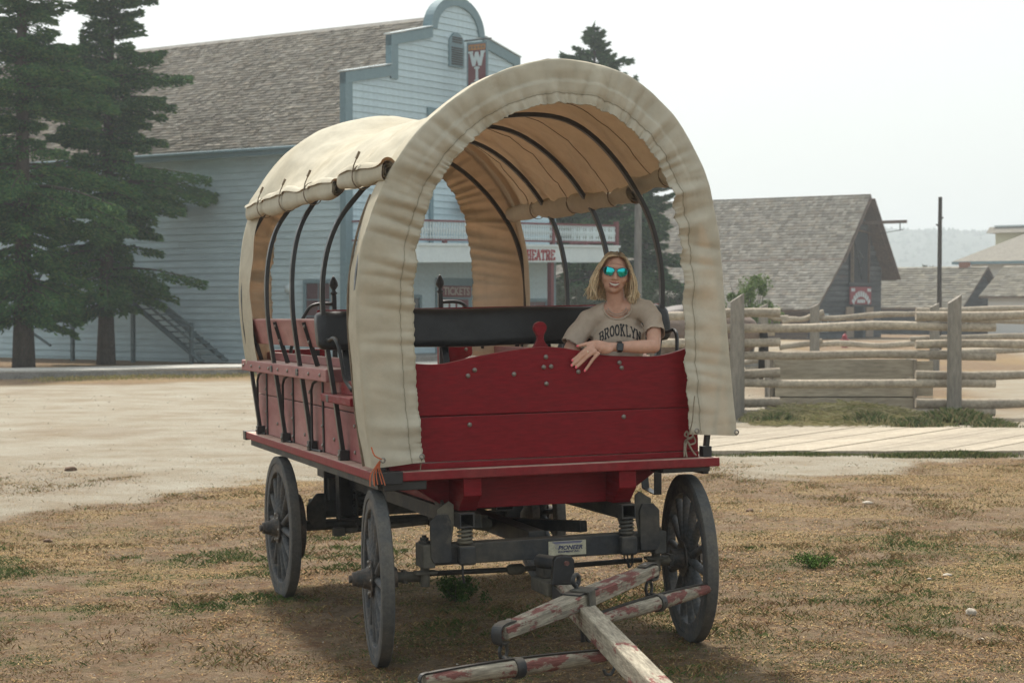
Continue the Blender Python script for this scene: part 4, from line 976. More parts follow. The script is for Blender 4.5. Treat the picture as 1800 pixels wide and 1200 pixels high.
def ground_mat():
    m = bpy.data.materials.new('yard_ground'); m.use_nodes = True; t = m.node_tree; N = t.nodes; L = t.links; bs = N['Principled BSDF']
    bs.inputs['Roughness'].default_value = .95; bs.inputs['Specular IOR Level'].default_value = .12
    at = N.new('ShaderNodeAttribute'); at.attribute_name = 'Mask'; se = N.new('ShaderNodeSeparateColor'); L.new(at.outputs['Color'], se.inputs[0])
    tc = N.new('ShaderNodeTexCoord')
    def nz(sc, de=8, ro=.65, st=(1,1,1)):
        mp = N.new('ShaderNodeMapping'); mp.inputs['Scale'].default_value = st; L.new(tc.outputs['Object'], mp.inputs[0])
        n = N.new('ShaderNodeTexNoise'); n.inputs['Scale'].default_value = sc; n.inputs['Detail'].default_value = de; n.inputs['Roughness'].default_value = ro; L.new(mp.outputs[0], n.inputs['Vector']); return n
    def mr(n, a, b, c=0., d=1., o=0):
        r = N.new('ShaderNodeMapRange'); r.inputs[1].default_value = a; r.inputs[2].default_value = b; r.inputs[3].default_value = c; r.inputs[4].default_value = d; L.new(n if not hasattr(n, 'outputs') else n.outputs[o], r.inputs[0]); return r.outputs[0]
    def mul(a, b):
        x = N.new('ShaderNodeMath'); x.operation = 'MULTIPLY'; L.new(a, x.inputs[0])
        if hasattr(b, 'is_linked'): L.new(b, x.inputs[1])
        else: x.inputs[1].default_value = b
        return x.outputs[0]
    def mix(a, b, f):
        x = N.new('ShaderNodeMix'); x.data_type = 'RGBA'
        for i, v in ((6,a),(7,b)):
            if isinstance(v, tuple): x.inputs[i].default_value = (*v, 1)
            else: L.new(v, x.inputs[i])
        if isinstance(f, float): x.inputs[0].default_value = f
        else: L.new(f, x.inputs[0])
        return x.outputs[2]
    fine = nz(28); mid = nz(6); big = nz(1.1)
    dirt = mix((.175,.122,.078), (.245,.178,.115), mr(mid,.35,.65))
    dirt = mix(dirt, (.15,.076,.038), mul(mr(nz(3.2),.48,.62), .7))           # reddish dry mat
    dirt = mix(dirt, (.28,.205,.125), mul(mr(nz(9),.52,.66), .7))
    dirt = mix(dirt, (.115,.105,.05), mul(mr(nz(7.5),.52,.64), .55))
    dirt = mix(dirt, (.085,.058,.036), mul(mr(nz(34),.54,.64), .6))
    dirt = mix(dirt, (.33,.27,.19), mul(mr(nz(27),.56,.66), .5))
    dirt = mix(dirt, (.30,.215,.10), mul(se.outputs[2], mr(nz(22),.42,.6)))    # straw
    dirt = mix(dirt, (.10,.105,.04), mul(mul(se.outputs[1], mr(nz(16),.42,.58)), .8))
    grav = mix((.335,.305,.24), (.26,.21,.145), mr(nz(1.4, st=(.8,1,1)),.40,.66))
    grav = mix(grav, (.40,.375,.31), mul(mr(nz(.8, st=(.7,1,1)),.45,.65), .6))
    grav = mix(grav, (.22,.18,.13), mul(mr(nz(22),.55,.70), .55))
    grav = mix(grav, (.50,.47,.40), mul(mr(nz(30),.58,.70), .5))
    col = mix(dirt, grav, mr(se.outputs[0], .15, .85))
    v = N.new('ShaderNodeMix'); v.data_type = 'RGBA'; v.blend_type = 'MULTIPLY'; v.inputs[0].default_value = 1; L.new(col, v.inputs[6])
    cb = N.new('ShaderNodeCombineColor'); r = mr(nz(95,6,.75),.3,.7,.45,1.5)
    for i in range(3): L.new(r, cb.inputs[i])
    L.new(cb.outputs[0], v.inputs[7]); L.new(v.outputs[2], bs.inputs['Base Color'])
    bp = N.new('ShaderNodeBump'); bp.inputs['Strength'].default_value = .9; bp.inputs['Distance'].default_value = .03
    b2 = nz(60, 8, .75); L.new(b2.outputs[0], bp.inputs['Height']); L.new(bp.outputs[0], bs.inputs['Normal'])
    return m
ground = link('ground', gme, ground_mat()); tag(ground, kind='structure')
# dry grass blades
def blades(n, xr, yr, dens, hh, name, label, colf, wid=.004):
    x = rng.uniform(xr[0], xr[1], n); y = yr[0] + (yr[1]-yr[0])*rng.random(n)**1.5
    keep = (np.abs(x) < y*.285+.4) & (rng.random(n) < dens(x, y)); x, y = x[keep], y[keep]
    # gather into little tufts
    z = gz(x, y); n = len(x); h = hh(x, y, n); a = rng.uniform(0, 2*PI, n); lean = rng.uniform(.2, 2.2, n)*h
    w = wid*rng.uniform(.6, 1.5, n)*(1+ .03*(y-9)); b = rng.uniform(0, PI, n)
    P0 = np.stack([x - np.cos(b)*w, y - np.sin(b)*w, z-.004], 1); P1 = np.stack([x + np.cos(b)*w, y + np.sin(b)*w, z-.004], 1)
    mx, my = x + np.cos(a)*lean*.4, y + np.sin(a)*lean*.4
    P2 = np.stack([mx + np.cos(b)*w*.7, my + np.sin(b)*w*.7, z + h*.6], 1); P3 = np.stack([x + np.cos(a)*lean, y + np.sin(a)*lean, z + h], 1)
    Vv = np.stack([P0, P1, P2, P3], 1).reshape(-1, 3); Ff = np.arange(4*n).reshape(n, 4)
    me = fastmesh(name, Vv, Ff, colf(x, y, n)); o = link(name, me, m_grass); tag(o, label, 'grass', kind='stuff'); return o
m_grass = mat('grass_blades', (1,1,1), rough=.9, attr='Col', var=.15, spec=.1)
DRY = np.array([(.28,.195,.09),(.23,.15,.068),(.19,.10,.048),(.32,.235,.115),(.17,.14,.058)]); GRN = np.array([(.095,.135,.04),(.125,.155,.05),(.075,.115,.034)])
def gcol(x, y, n):
    g = masks(x, y)[1]; isg = rng.random(n) < np.clip(g*1.1+.18, 0, 1)
    c = np.where(isg[:, None], GRN[rng.integers(0, 3, n)], DRY[rng.integers(0, 5, n)]); return c*rng.uniform(.75, 1.2, (n, 1))
def gden(x, y):
    g, gr, st, b = masks(x, y); cl = sstep(.40,.62,fbm(x, y, 3.5, 81)); return np.clip((1-g*.97)*(.10+.8*cl+.9*gr+.25*st)*(1-.45*b), 0, 1)
blades(620000, (-5.5, 6.8), (8.4, 22.5), gden, lambda x, y, n: rng.uniform(.005, .022, n)*(.6+.9*sstep(.45,.7,fbm(x,y,1.5,91))), 'dry_grass', 'thin dry brown and green grass covering the yard', gcol, .0021)
n = 330000; x = rng.uniform(-5.5, 6.8, n); y = 8.4 + 14.1*rng.random(n)**1.4; g_, gr_, st_, b_ = masks(x, y)
k = (np.abs(x) < y*.285+.4) & (rng.random(n) < np.clip((1-g_*.93)*(.12+.55*sstep(.38,.6,fbm(x,y,2.6,101))+.4*sstep(.42,.6,fbm(x,y,.7,103)))*(1-.65*b_), 0, 1)); x, y, st_, b_ = x[k], y[k], st_[k], b_[k]; n = len(x); z = gz(x, y)+rng.uniform(.002,.009,n)
a = rng.uniform(0, PI, n); l = rng.uniform(.004,.017,n); w = rng.uniform(.0012,.0034,n)*(1+.05*(y-9)); dz = rng.uniform(-.003,.006,n); c_, s_ = np.cos(a), np.sin(a)
Vv = np.stack([np.stack([x-c_*l-s_*w, y-s_*l+c_*w, z],1), np.stack([x-c_*l+s_*w, y-s_*l-c_*w, z],1), np.stack([x+c_*l+s_*w, y+s_*l-c_*w, z+dz],1), np.stack([x+c_*l-s_*w, y+s_*l+c_*w, z+dz],1)],1).reshape(-1,3)
LC = np.array([(.33,.215,.095),(.26,.155,.068),(.17,.085,.038),(.385,.28,.14),(.11,.068,.038),(.20,.108,.05)]); ci = np.where(rng.random(n) < .25+.5*st_, rng.choice([0,3,1], n), rng.integers(0, 6, n))
o = link('straw_litter', fastmesh('straw_litter', Vv, np.arange(4*n).reshape(n,4), LC[ci]*rng.uniform(.75,1.2,(n,1))), m_grass); tag(o, 'dead straw and leaf litter matted over the dirt', 'litter', kind='stuff')
def tuft(name, cx, cy, rx, ry, n, h, label, cols, kind='stuff', cat='grass'):
    r = np.minimum(np.sqrt(rng.random(n))*rng.uniform(.55,1.15,n), 1.1) if rx > .5 else np.abs(rng.normal(0,.5,n)); q = rng.uniform(0, 2*PI, n); x = cx + rx*r*np.cos(q); y = cy + ry*r*np.sin(q)
    z = gz(x, y); hh = h*rng.uniform(.25, 1.15, n)*np.clip(1-.45*r, .25, 1); a = rng.uniform(0, 2*PI, n); ln = hh*rng.uniform(.2, .9, n); w = rng.uniform(.003,.006,n); b = rng.uniform(0, PI, n)
    P0 = np.stack([x-np.cos(b)*w, y-np.sin(b)*w, z-.01],1); P1 = np.stack([x+np.cos(b)*w, y+np.sin(b)*w, z-.01],1); mx, my = x+np.cos(a)*ln*.35, y+np.sin(a)*ln*.35
    P2 = np.stack([mx+np.cos(b)*w, my+np.sin(b)*w, z+hh*.65],1); P3 = np.stack([x+np.cos(a)*ln, y+np.sin(a)*ln, z+hh*.95],1)
    c = np.array(cols)[rng.integers(0, len(cols), n)]*rng.uniform(.7,1.25,(n,1))
    o = link(name, fastmesh(name, np.stack([P0,P1,P2,P3],1).reshape(-1,3), np.arange(4*n).reshape(n,4), c), m_grass); tag(o, label, cat, kind=kind, group=(label if name == 'verge_grass' else None)); return o
def GW(u, v):  # ground point seen at a pixel of the photograph
    x, y = (u-900)/F_, -(v-600)/F_; cp, sp = math.cos(PIT), math.sin(PIT)
    d = Vector((x, cp - y*sp, sp + y*cp)); t = -CAMH/d.z; return Vector((d.x*t, d.y*t, 0))
GRN2 = [(.12,.15,.05),(.16,.17,.06),(.22,.20,.09),(.09,.12,.04)]
for u0, u1, v, h in ((1265,1530,800,.05),(1530,1800,803,.09),(1190,1270,798,.05)):
    a, b = GW(u0, v), GW(u1, v)
    tuft('verge_grass', (a.x+b.x)/2, (a.y+b.y)/2, (b.x-a.x)/2*1.05, .28, 2600, h, 'green grass edging along the near side of the plank walk', GRN2)
for u0, u1, v, h, n in ((1310,1420,742,.18,700),(1480,1580,744,.20,900),(1560,1660,750,.16,900),(1620,1740,744,.27,1500),(1700,1800,752,.15,700)):
    a, b = GW(u0, v), GW(u1, v)
    tuft('verge_grass', (a.x+b.x)/2, (a.y+b.y)/2, (b.x-a.x)/2, .5, n*2, h, 'long grass and weeds along the foot of the log fence', [(.12,.16,.06),(.17,.19,.08),(.27,.24,.12),(.10,.13,.05),(.33,.28,.15)])
a, b = GW(130, 666), GW(450, 658)
for k in range(6):
    t = k/5; c = a.lerp(b, t); tuft('verge_grass', c.x, c.y, 1.2, 2.2, 1300, .10, 'yellow dry grass strip before the raised walkway', [(.36,.30,.11),(.30,.27,.10),(.38,.30,.15),(.24,.24,.09)])
# pebbles in one sheet, larger stones as things
def stone_mesh(name, r, seed, sq=.6):
    bm = bmesh.new(); bmesh.ops.create_icosphere(bm, subdivisions=3, radius=1)
    for v in bm.verts:
        k = 1 + .28*noise.noise(v.co*1.3 + Vector((seed,)*3)) + .10*noise.noise(v.co*3.5 + Vector((seed,)*3)); v.co = Vector((v.co.x*k*r, v.co.y*k*r*.85, v.co.z*k*r*sq))
    me = bpy.data.meshes.new(name); bm.to_mesh(me); bm.free(); me.polygons.foreach_set('use_smooth', [True]*len(me.polygons)); return me
m_stone = mat('pale_stone', (.48,.44,.36), (.36,.31,.25), rough=.9, scale=20, var=.15, bump=.3); m_stoneb = mat('brown_stone', (.20,.12,.08), (.13,.09,.06), rough=.9, scale=20, var=.2, bump=.3)
for u, v, r, sq, m, lab in ((1707,1098,.033,.8,m_stone,'round white stone at the far right of the yard'),(1665,1027,.032,.35,m_stone,'flat white stone beyond the round one'),(1633,1033,.017,.5,m_stone,'tiny pale stone beside the flat white one'),(124,826,.07,.45,m_stoneb,'brown stone alone on the pale gravel'),(84,943,.035,.5,m_stoneb,'small brown stone at the left in the dry grass'),(1525,886,.05,.3,m_stone,'flat pale stone in the grass right of the wagon'),(1725,1145,.016,.5,m_stone,'little pale stone below the round white one'),(1318,900,.035,.5,m_stoneb,'small dark clod beside the rear of the right wheel')):
    p = GW(u, v); o = link('stone', stone_mesh('stone', r, u*.01, sq), m, loc=(p.x, p.y, gzf(p.x, p.y)+r*sq*.55)); tag(o, lab, 'stone', 'loose stones in the yard')
n = 3000; x = rng.uniform(-14, 7, n); y = 9.2 + 30*rng.random(n)**1.6; gmask = masks(x, y)[0]; k = (rng.random(n) < .12 + .85*gmask) & (abs(x) < y*.29+.3); x, y = x[k], y[k]; n = len(x); z = gz(x, y)
r = rng.uniform(.004, .011, n)*(1+.03*(y-9)); octv = np.array([(1,0,0),(0,1,0),(-1,0,0),(0,-1,0),(0,0,.7),(0,0,-.5)]); octf = np.array([(0,1,4),(1,2,4),(2,3,4),(3,0,4),(1,0,5),(2,1,5),(3,2,5),(0,3,5)])
Vv = (octv[None]*r[:, None, None]*rng.uniform(.6, 1.3, (n, 6, 1)) + np.stack([x, y, z+r*.2], 1)[:, None]).reshape(-1, 3); Ff = (octf[None] + 6*np.arange(n)[:, None, None]).reshape(-1, 3)
cc = np.repeat(np.array([(.42,.38,.31),(.34,.30,.23),(.50,.47,.40),(.28,.23,.17)])[rng.integers(0, 4, n)], 8, 0)
o = link('pebbles', fastmesh('pebbles', Vv, Ff, cc), mat('pebble_stone', (1,1,1), rough=.9, attr='Col', var=.1)); tag(o, 'small grey pebbles strewn over the gravel and dirt', 'pebbles', kind='stuff')
# ================================================================== PLANK WALK (right)
m_plank = mat('sun_bleached_plank', (.385,.335,.255), (.30,.255,.19), orand=.12, rough=.9, scale=2, var=.15, vscale=30, bump=.25, bscale=40, stretch=(1,1,1))
walk = empty('boardwalk', loc=(1.2, 23.3, 0)); tag(walk, 'low sun-bleached plank walk laid diagonally before the log fence', 'boardwalk', )
ang = math.radians(33); dx_, W2_, dep = math.tan(ang), .21, 4.5
pm_ = MB().prism([(0,0),(W2_/math.cos(ang),0),(W2_/math.cos(ang)+dep*dx_,dep),(dep*dx_,dep)], 'z', -.05, .05).mesh('plank')
pm_.materials.append(m_plank)
i = 0; xx = -3.2
while xx < 9.5:
    o = link('plank', pm_, parent=walk, loc=(xx, 0, .0 + rng.uniform(-.006,.006))); xx += (W2_+.006)/math.cos(ang); i += 1
# ================================================================== RAISED WALK (left)
m_greyw = mat('grey_weathered_wood', (.27,.26,.235), (.20,.19,.17), orand=.12, rough=.9, scale=3, var=.2, vscale=25, bump=.3, bscale=40)
rw = empty('raised_walkway', loc=(0,0,0)); tag(rw, 'long grey raised walkway crossing before the blue theatre', 'walkway')
A, B = Vector((-17, 45.4, 0)), Vector((9, 58.6, 0)); d = (B-A).normalized(); nn = Vector((-d.y, d.x, 0)); L = (B-A).length
nb_ = int(L/.28); pk = MB().box((0,0,0), (.265, 2.5, .04)).mesh('deck_plank'); pk.materials.append(mat('pale_deck_plank', (.44,.43,.39), (.36,.35,.31), rough=.9, scale=2, var=.15))
for i in range(nb_):
    c = A + d*(i*.28+.14) + nn*1.25; link('deck_plank', pk, parent=rw, loc=(c.x, c.y, .19 + .012*math.sin(i*.21)+rng.uniform(-.004,.004)), rot=(0,0,math.atan2(d.y,d.x)))
for i in range(8):
    a = A + d*(L*i/8); b = A + d*(L*(i+1)/8-.01); MB().beam((a.x,a.y,.075),(b.x,b.y,.075),.05,.16).build('fascia_board', m_greyw, rw)
# ================================================================== THEATRE
UF = Vector((.58,.815,0)).normalized(); TH = Vector((-5.0, 58.4, 0))
th = empty('theatre_building', loc=TH, rz=math.atan2(UF.y, UF.x)); tag(th, 'pale blue clapboard theatre with stepped arched false front and balcony', 'building')
m_blue = mat('pale_blue_clapboard', (.45,.575,.62), (.42,.54,.59), orand=.05, rough=.7, scale=1.2, var=.07, vscale=8)
m_blues = mat('grey_blue_clapboard', (.46,.575,.61), (.43,.545,.58), orand=.06, rough=.75, scale=1.2, var=.07, vscale=8)
m_trim = mat('slate_blue_trim', (.165,.25,.28), (.15,.23,.26), rough=.7, scale=2, var=.06)
m_wht = mat('white_blue_paint', (.55,.63,.64), (.50,.58,.60), rough=.7, scale=2, var=.05)
m_maroon = mat('maroon_paint', (.17,.05,.055), (.14,.045,.05), rough=.7, scale=3, var=.1)
m_dark = mat('dark_recess', (.075,.09,.095), rough=.8, var=.1)
PIT_ = .215
# left wall
core = MB().bb(.03, 11.0, .12, 26, 0, 7.05); core.build('wall_core', m_blues, th)
cb = MB().prism([(-.034,0),(.0,0),(.0,PIT_-.004),(-.004,PIT_-.004)], 'y', 0, 1).mesh('clapboard'); cb.materials.append(m_blues)
for k in range(int(7.0/PIT_)):
    ya = .15
    while ya < 26:
        yb = min(26, ya + rng.uniform(3.2, 7.5)); o = link('clapboard', cb, parent=th, loc=(.028+rng.uniform(-.004,.004), ya, .1+k*PIT_+rng.uniform(-.006,.006))); o.scale = (1, yb-ya-.002, 1); ya = yb
# facade outline (local x, z)
def fo(x):
    a = abs(x-5.5)
    if a < 1.43: return 10.86 + 1.14*math.sqrt(max(0, 1-(a/1.43)**2)) if a < 1.43 else 10.86
    if a < 3.5: return lerp(10.86, 10.38, (a-1.43)/2.07)
    return lerp(9.42, 8.98, (a-3.5)/2.2)
outl = [(-.2,0),(-.2,8.98),(2.0,9.42),(2.0,10.38),(4.07,10.86)] + [(5.5+1.43*math.cos(q), 10.86+1.14*math.sin(q)) for q in np.linspace(PI,0,17)][1:-1] + [(6.93,10.86),(9.0,10.38),(9.0,9.42),(11.2,8.98),(11.2,0)]
MB().prism(outl, 'y', .02, .14).build('facade_wall', m_blue, th)
for k in range(56):
    z = .1+k*PIT_; xs_ = np.linspace(-.15, 11.15, 400); ok = [x for x in xs_ if fo(x) > z+PIT_*.9]
    if not ok or ok[-1]-ok[0] < .4: continue
    x0, x1 = min(ok)+.05, max(ok)-.05
    MB().prism([(.0,0),(.038,0),(.004,PIT_-.004),(.0,PIT_-.004)], 'x', x0, x1).build('clapboard', m_blue, th, loc=(0, .008, z)).data.transform(Matrix.Scale(-1, 4, (0,1,0)) @ Matrix.Translation((0,-.012,0)))
# trim following the outline
tw_ = .34
def trim_seg(p, q, inward, name='trim_board', y0=-.06, y1=.17):
    p, q = Vector(p), Vector(q); i = Vector(inward)
    MB().prism([p, q, q+i, p+i], 'y', y0, y1).build(name, m_trim, th)
trim_seg((-.24,0),(-.24,8.98),(tw_,0)); trim_seg((-.24,8.985),(1.98,9.42),(0,-tw_),y0=-.075); trim_seg((2.0-.02,9.0),(2.0-.02,10.38),(tw_,0),y0=-.064); trim_seg((1.98,10.385),(4.1,10.87),(0,-tw_),y0=-.078)
trim_seg((11.24,0),(11.24,8.98),(-tw_,0)); trim_seg((11.24,8.985),(9.02,9.42),(0,-tw_),y0=-.075); trim_seg((9.02,9.0),(9.02,10.38),(-tw_,0),y0=-.064); trim_seg((9.02,10.385),(6.9,10.87),(0,-tw_),y0=-.078)
am = MB(); arcp = [(math.cos(q), math.sin(q)) for q in np.linspace(PI,0,25)]
am.prism([(5.5+1.46*c, 10.84+1.19*s) for c, s in arcp] + [(5.5+1.14*c, 10.84+.88*s) for c, s in arcp[::-1]], 'y', -.07, .3); am.build('arch_trim', m_trim, th)
for a, b in (((-.28,9.0),(1.95,9.44)),((1.95,10.40),(4.05,10.88)),((9.05,10.40),(6.95,10.88)),((11.28,9.0),(9.05,9.44))):
    MB().beam((a[0],.05,a[1]+.02),(b[0],.05,b[1]+.02),.34,.03).build('cap_board', m_wht, th)
# roof with shingles (one joined part: too fine to pick apart)
def shingles(name, p0, u, v, lu, lv, cu_, cw, m, parent, cols, lift=.02, jit=.3):
    """p0 corner at the eave, u along the eave, v up the slope"""
    p0, u, v = np.array(p0, float), np.array(u, float), np.array(v, float); nrm = np.cross(u, v); nrm = nrm/np.linalg.norm(nrm)
    if nrm[2] < 0: nrm = -nrm
    Vs = []; Cs = []
    nr = int(lv/cu_); 
    for r in range(nr):
        nC = int(lu/cw); xs_ = np.sort(np.clip(np.arange(nC+1)*cw + rng.uniform(-.35,.35,nC+1)*cw, 0, lu)); xs_[0], xs_[-1] = 0, lu
        a0 = r*cu_ + rng.uniform(-.06,.06,nC)*cu_; a1 = (r+1.25)*cu_; lf = lift*(1+jit*rng.uniform(-1,1,nC))
        A_ = xs_[:-1]+.004; B_ = xs_[1:]-.004
        def P(x, a, h): return p0 + x[:,None]*u + (np.ones_like(x)*a)[:,None]*v + (np.ones_like(x)*h)[:,None]*nrm
        Vs.append(np.stack([P(A_,a0,0*lf-.01),P(B_,a0,0*lf-.01),P(A_,a0,lf),P(B_,a0,lf),P(A_,a1,.001),P(B_,a1,.001)],1))
        Cs.append(np.array(cols)[rng.integers(0,len(cols),nC)]*rng.uniform(.8,1.18,(nC,1)))
    Vs = np.concatenate(Vs); Cs = np.concatenate(Cs); n_ = len(Vs)
    Ff = (np.array([(0,1,3,2),(2,3,5,4)])[None] + 6*np.arange(n_)[:,None,None]).reshape(-1,4)
    o = link(name, fastmesh(name, Vs.reshape(-1,3), Ff, np.repeat(Cs,2,0)), m, parent); o['kind'] = 'stuff'; return o
m_sh = mat('weathered_shingle', (1,1,1), rough=.95, attr='Col', var=.14, vscale=3, spec=.1, c2=(.30,.26,.21), scale=.35, ramp=(.5,.8))
SH = [(.33,.295,.25),(.355,.32,.27),(.30,.268,.225),(.385,.35,.30),(.33,.285,.23),(.37,.33,.27)]
ex, ez, rx, rz = -.55, 6.83, 5.5, 11.45
sl = math.hypot(rx-ex, rz-ez); vv = ((rx-ex)/sl, 0, (rz-ez)/sl)
MB().prism([(ex,ez-.03),(rx,rz-.03),(2*rx-ex,ez-.03),(2*rx-ex,ez-.12),(rx,rz-.15),(ex,ez-.12)], 'y', .3, 26.4).build('roof_deck', m_greyw, th)
shingles('roof_shingles', (ex,.16,ez), (0,1,0), vv, 26.3, sl, .17, .21, m_sh, th, SH, .035, .8)
shingles('roof_shingles', (2*rx-ex,.16,ez), (0,1,0), (-vv[0],0,vv[2]), 26.3, sl, .34, .5, m_sh, th, SH)
MB().prism([(rx-.14,rz-.10),(rx,rz+.03),(rx+.14,rz-.10),(rx,rz-.03)], 'y', .2, 26.4).build('ridge_cap', m_greyw, th)
MB().prism([(.14,7.05),(10.86,7.05),(5.5,11.3)], 'y', 25.85, 26).build('gable_wall', m_blues, th)
MB().bb(ex-.02, ex+.02, .14, 26.4, ez-.26, ez-.02).build('fascia_board', m_trim, th); MB().bb(ex+.02, .01, .14, 26.4, ez-.25, ez-.22).build('soffit', m_blues, th)
MB().tube([(ex-.07,.14,ez-.08),(ex-.07,26.4,ez-.08)], .06, 8).build('gutter', m_trim, th)
MB().bb(.0,.012,.02,.22,0,7.0).build('corner_board', m_wht, th)
# openings on the facade
def framed(parent, x0, x1, z0, z1, y, mframe, mpane, name='window', nx_=2, nz_=2, fw=.10, side='f'):
    def B3(m, a0, a1, b0, b1, c0, c1):     # along, out, up
        return m.bb(a0, a1, y-c1, y-c0, b0, b1) if side == 'f' else m.bb(y-c1, y-c0, a0, a1, b0, b1)
    m = MB()
    for a0, a1, b0, b1 in ((x0-fw,x1+fw,z1,z1+fw),(x0-fw,x1+fw,z0-fw,z0),(x0-fw,x0,z0,z1),(x1,x1+fw,z0,z1)): B3(m, a0, a1, b0, b1, .0, .075)
    w = m.build(name, mframe, parent)
    iw, ih = (x1-x0)/nx_, (z1-z0)/nz_
    for i in range(nx_):
        for j in range(nz_):
            B3(MB(), x0+i*iw+.02, x0+(i+1)*iw-.02, z0+j*ih+.02, z0+(j+1)*ih-.02, .02, .03).build('pane', mpane, w)
    m2 = MB(); B3(m2, x0, x1, z0, z1, .0, .02); m2.build('sash', mframe, w); return w
m_paned = mat('dark_window_glass', (.035,.045,.05), rough=.15, var=0, spec=.6); m_paner = mat('maroon_shutter_pane', (.10,.05,.055), rough=.4, var=.1)
vent = MB().prism([(5.0,9.70),(5.0,10.45)] + [(5.4+.40*math.cos(q), 10.45+.38*math.sin(q)) for q in np.linspace(PI,0,11)] + [(5.8,10.45),(5.8,9.70)], 'y', -.07, .0).build('louvre_vent', m_trim, th)
for z in np.arange(9.80, 10.35, .075): MB().box((5.4,-.085,float(z)), (.60,.03,.035), Matrix.Rotation(.6,3,'X')).build('louvre_slat', m_dark, vent)
for z in np.arange(10.52, 10.72, .075): MB().box((5.4,-.085,float(z)), (.52,.03,.035), Matrix.Rotation(.6,3,'X')).build('louvre_slat', m_dark, vent)
# tall goods-door frame
for x0, x1, z0, z1 in ((3.95,4.12,3.6,8.0),(6.9,7.07,3.6,8.0),(3.85,7.17,8.0,8.25)): MB().bb(x0,x1,-.08,-.012,z0,z1).build('trim_board', m_trim, th)
# ground floor
porch = MB().bb(.1,11.9,-2.2,-.03,.12,.3).build('porch_floor', m_greyw, th)
dr = MB().bb(4.3,8.4,-.075,-.012,.3,2.75).build('door_frame', m_trim, th)
MB().bb(4.48,6.0,-.09,-.0755,.32,2.05).build('door', m_maroon, dr); MB().bb(6.25,8.25,-.09,-.0755,.32,2.6).build('door', m_dark, dr)
for x in (4.62,5.0,5.38): MB().bb(x,x+.26,-.1,-.0905,.6,1.95).build('door_pane', m_wht, dr)
tk = MB().bb(4.45,6.05,-.16,-.0905,2.13,2.50).build('ticket_sign', m_maroon, th)
me = text_mesh('TICKETS', .36, .008, 0, .006, 1.05); link('lettering', me, mat('cream_letter', (.33,.30,.26), rough=.7, var=0), tk, (5.25,-.168,2.31), (PI/2,0,0))
MB().ell((6.3,-.3,2.62),(.14,.14,.14),8).build('porch_lamp', m_wht, th, smooth=True)
framed(th, 2.2, 3.4, .9, 2.1, -.0125, m_trim, m_paned, nx_=2, nz_=2); framed(th, 9.3, 10.6, .95, 2.0, -.0125, m_trim, m_paner, nx_=2, nz_=2)
framed(th, .75, 1.75, 1.0, 2.55, .006, m_trim, m_paner, nx_=2, nz_=3, side='s'); 
MB().ell((-.1,2.4,2.38),(.12,.16,.16),8).build('wall_lamp', m_wht, th, smooth=True)
# balcony, sagging a little with age
def bz(x): return .019*x
OUT = -2.1
def bal(mb): mb.v = [(v[0], v[1], v[2]+bz(v[0])) for v in mb.v]; return mb
bal(MB().bb(.12,12.05,OUT+.02,-.08,3.55,3.69)).build('balcony_floor', m_wht, th)
bn_ = bal(MB().bb(.05,12.1,OUT-.05,OUT,3.15,3.66)).build('sign_band', m_wht, th)
bal(MB().bb(.05,.10,OUT,-.1,3.15,3.66)).build('sign_band', m_wht, th); bal(MB().bb(12.05,12.1,OUT,-.1,3.15,3.66)).build('sign_band', m_wht, th)
bal(MB().bb(.0,12.15,OUT-.1,OUT-.0505,3.66,3.74)).build('cornice', m_wht, th)
for (x0,x1,y0,y1) in ((.0,12.1,OUT-.02,OUT+.06),(.0,.08,OUT+.0605,-.1),(12.02,12.1,OUT+.0605,-.1)):
    bal(MB().bb(x0,x1,y0,y1,4.40,4.46)).build('handrail', m_maroon, th); bal(MB().bb(x0,x1,y0,y1,3.82,3.87)).build('bottom_rail', m_maroon, th)
bl = MB().lathe([(.028,0),(.04,.06),(.018,.12),(.045,.28),(.022,.4),(.036,.46),(.028,.53)], n=6).mesh('baluster'); bl.materials.append(m_wht)
x = .16
while x < 12.0:
    link('baluster', bl, parent=th, loc=(x, OUT+.02, 3.87+bz(x))); x += .135
for y in np.arange(OUT+.15, -.15, .135): link('baluster', bl, parent=th, loc=(12.06, float(y), 3.87+bz(12)))
for x in (.04, 4.1, 8.05, 12.05):
    bal(MB().bb(x-.075,x+.075,OUT-.04,OUT+.09,3.745,4.58)).build('railing_post', m_maroon, th)
for x in (2.1, 6.1, 10.1): bal(MB().bb(x-.07,x+.07,OUT-.03,OUT+.08,3.745,3.815)).build('rail_block', m_maroon, th)
for x in (.15, 4.1, 8.05, 11.95): bal(MB().bb(x-.08,x+.08,OUT+.02,OUT+.18,.12-bz(x),3.15)).build('porch_post', m_maroon, th)
def flat_text(s, x0, x1, z0, z1, y, m, parent, th_=.2, tilt=True, st=.004):
    letters, W = slab_text(s, th_); mb = MB()
    for Qs in letters:
        for qi, q in enumerate(Qs):
            mb.prism([(lerp(x0,x1,p.x/W), lerp(z0,z1,p.y) + (bz(lerp(x0,x1,p.x/W)) if tilt else 0)) for p in q], 'y', y-.012-st*(qi % 9), y-.001)
    return mb.build('lettering', m, parent)
m_redl = mat('faded_red_letter', (.30,.055,.06), (.24,.05,.055), rough=.8, scale=4, var=.1)
flat_text('WILD HORSE THEATRE', 3.5, 8.07, 3.22, 3.56, OUT-.051, m_redl, bn_, .24)
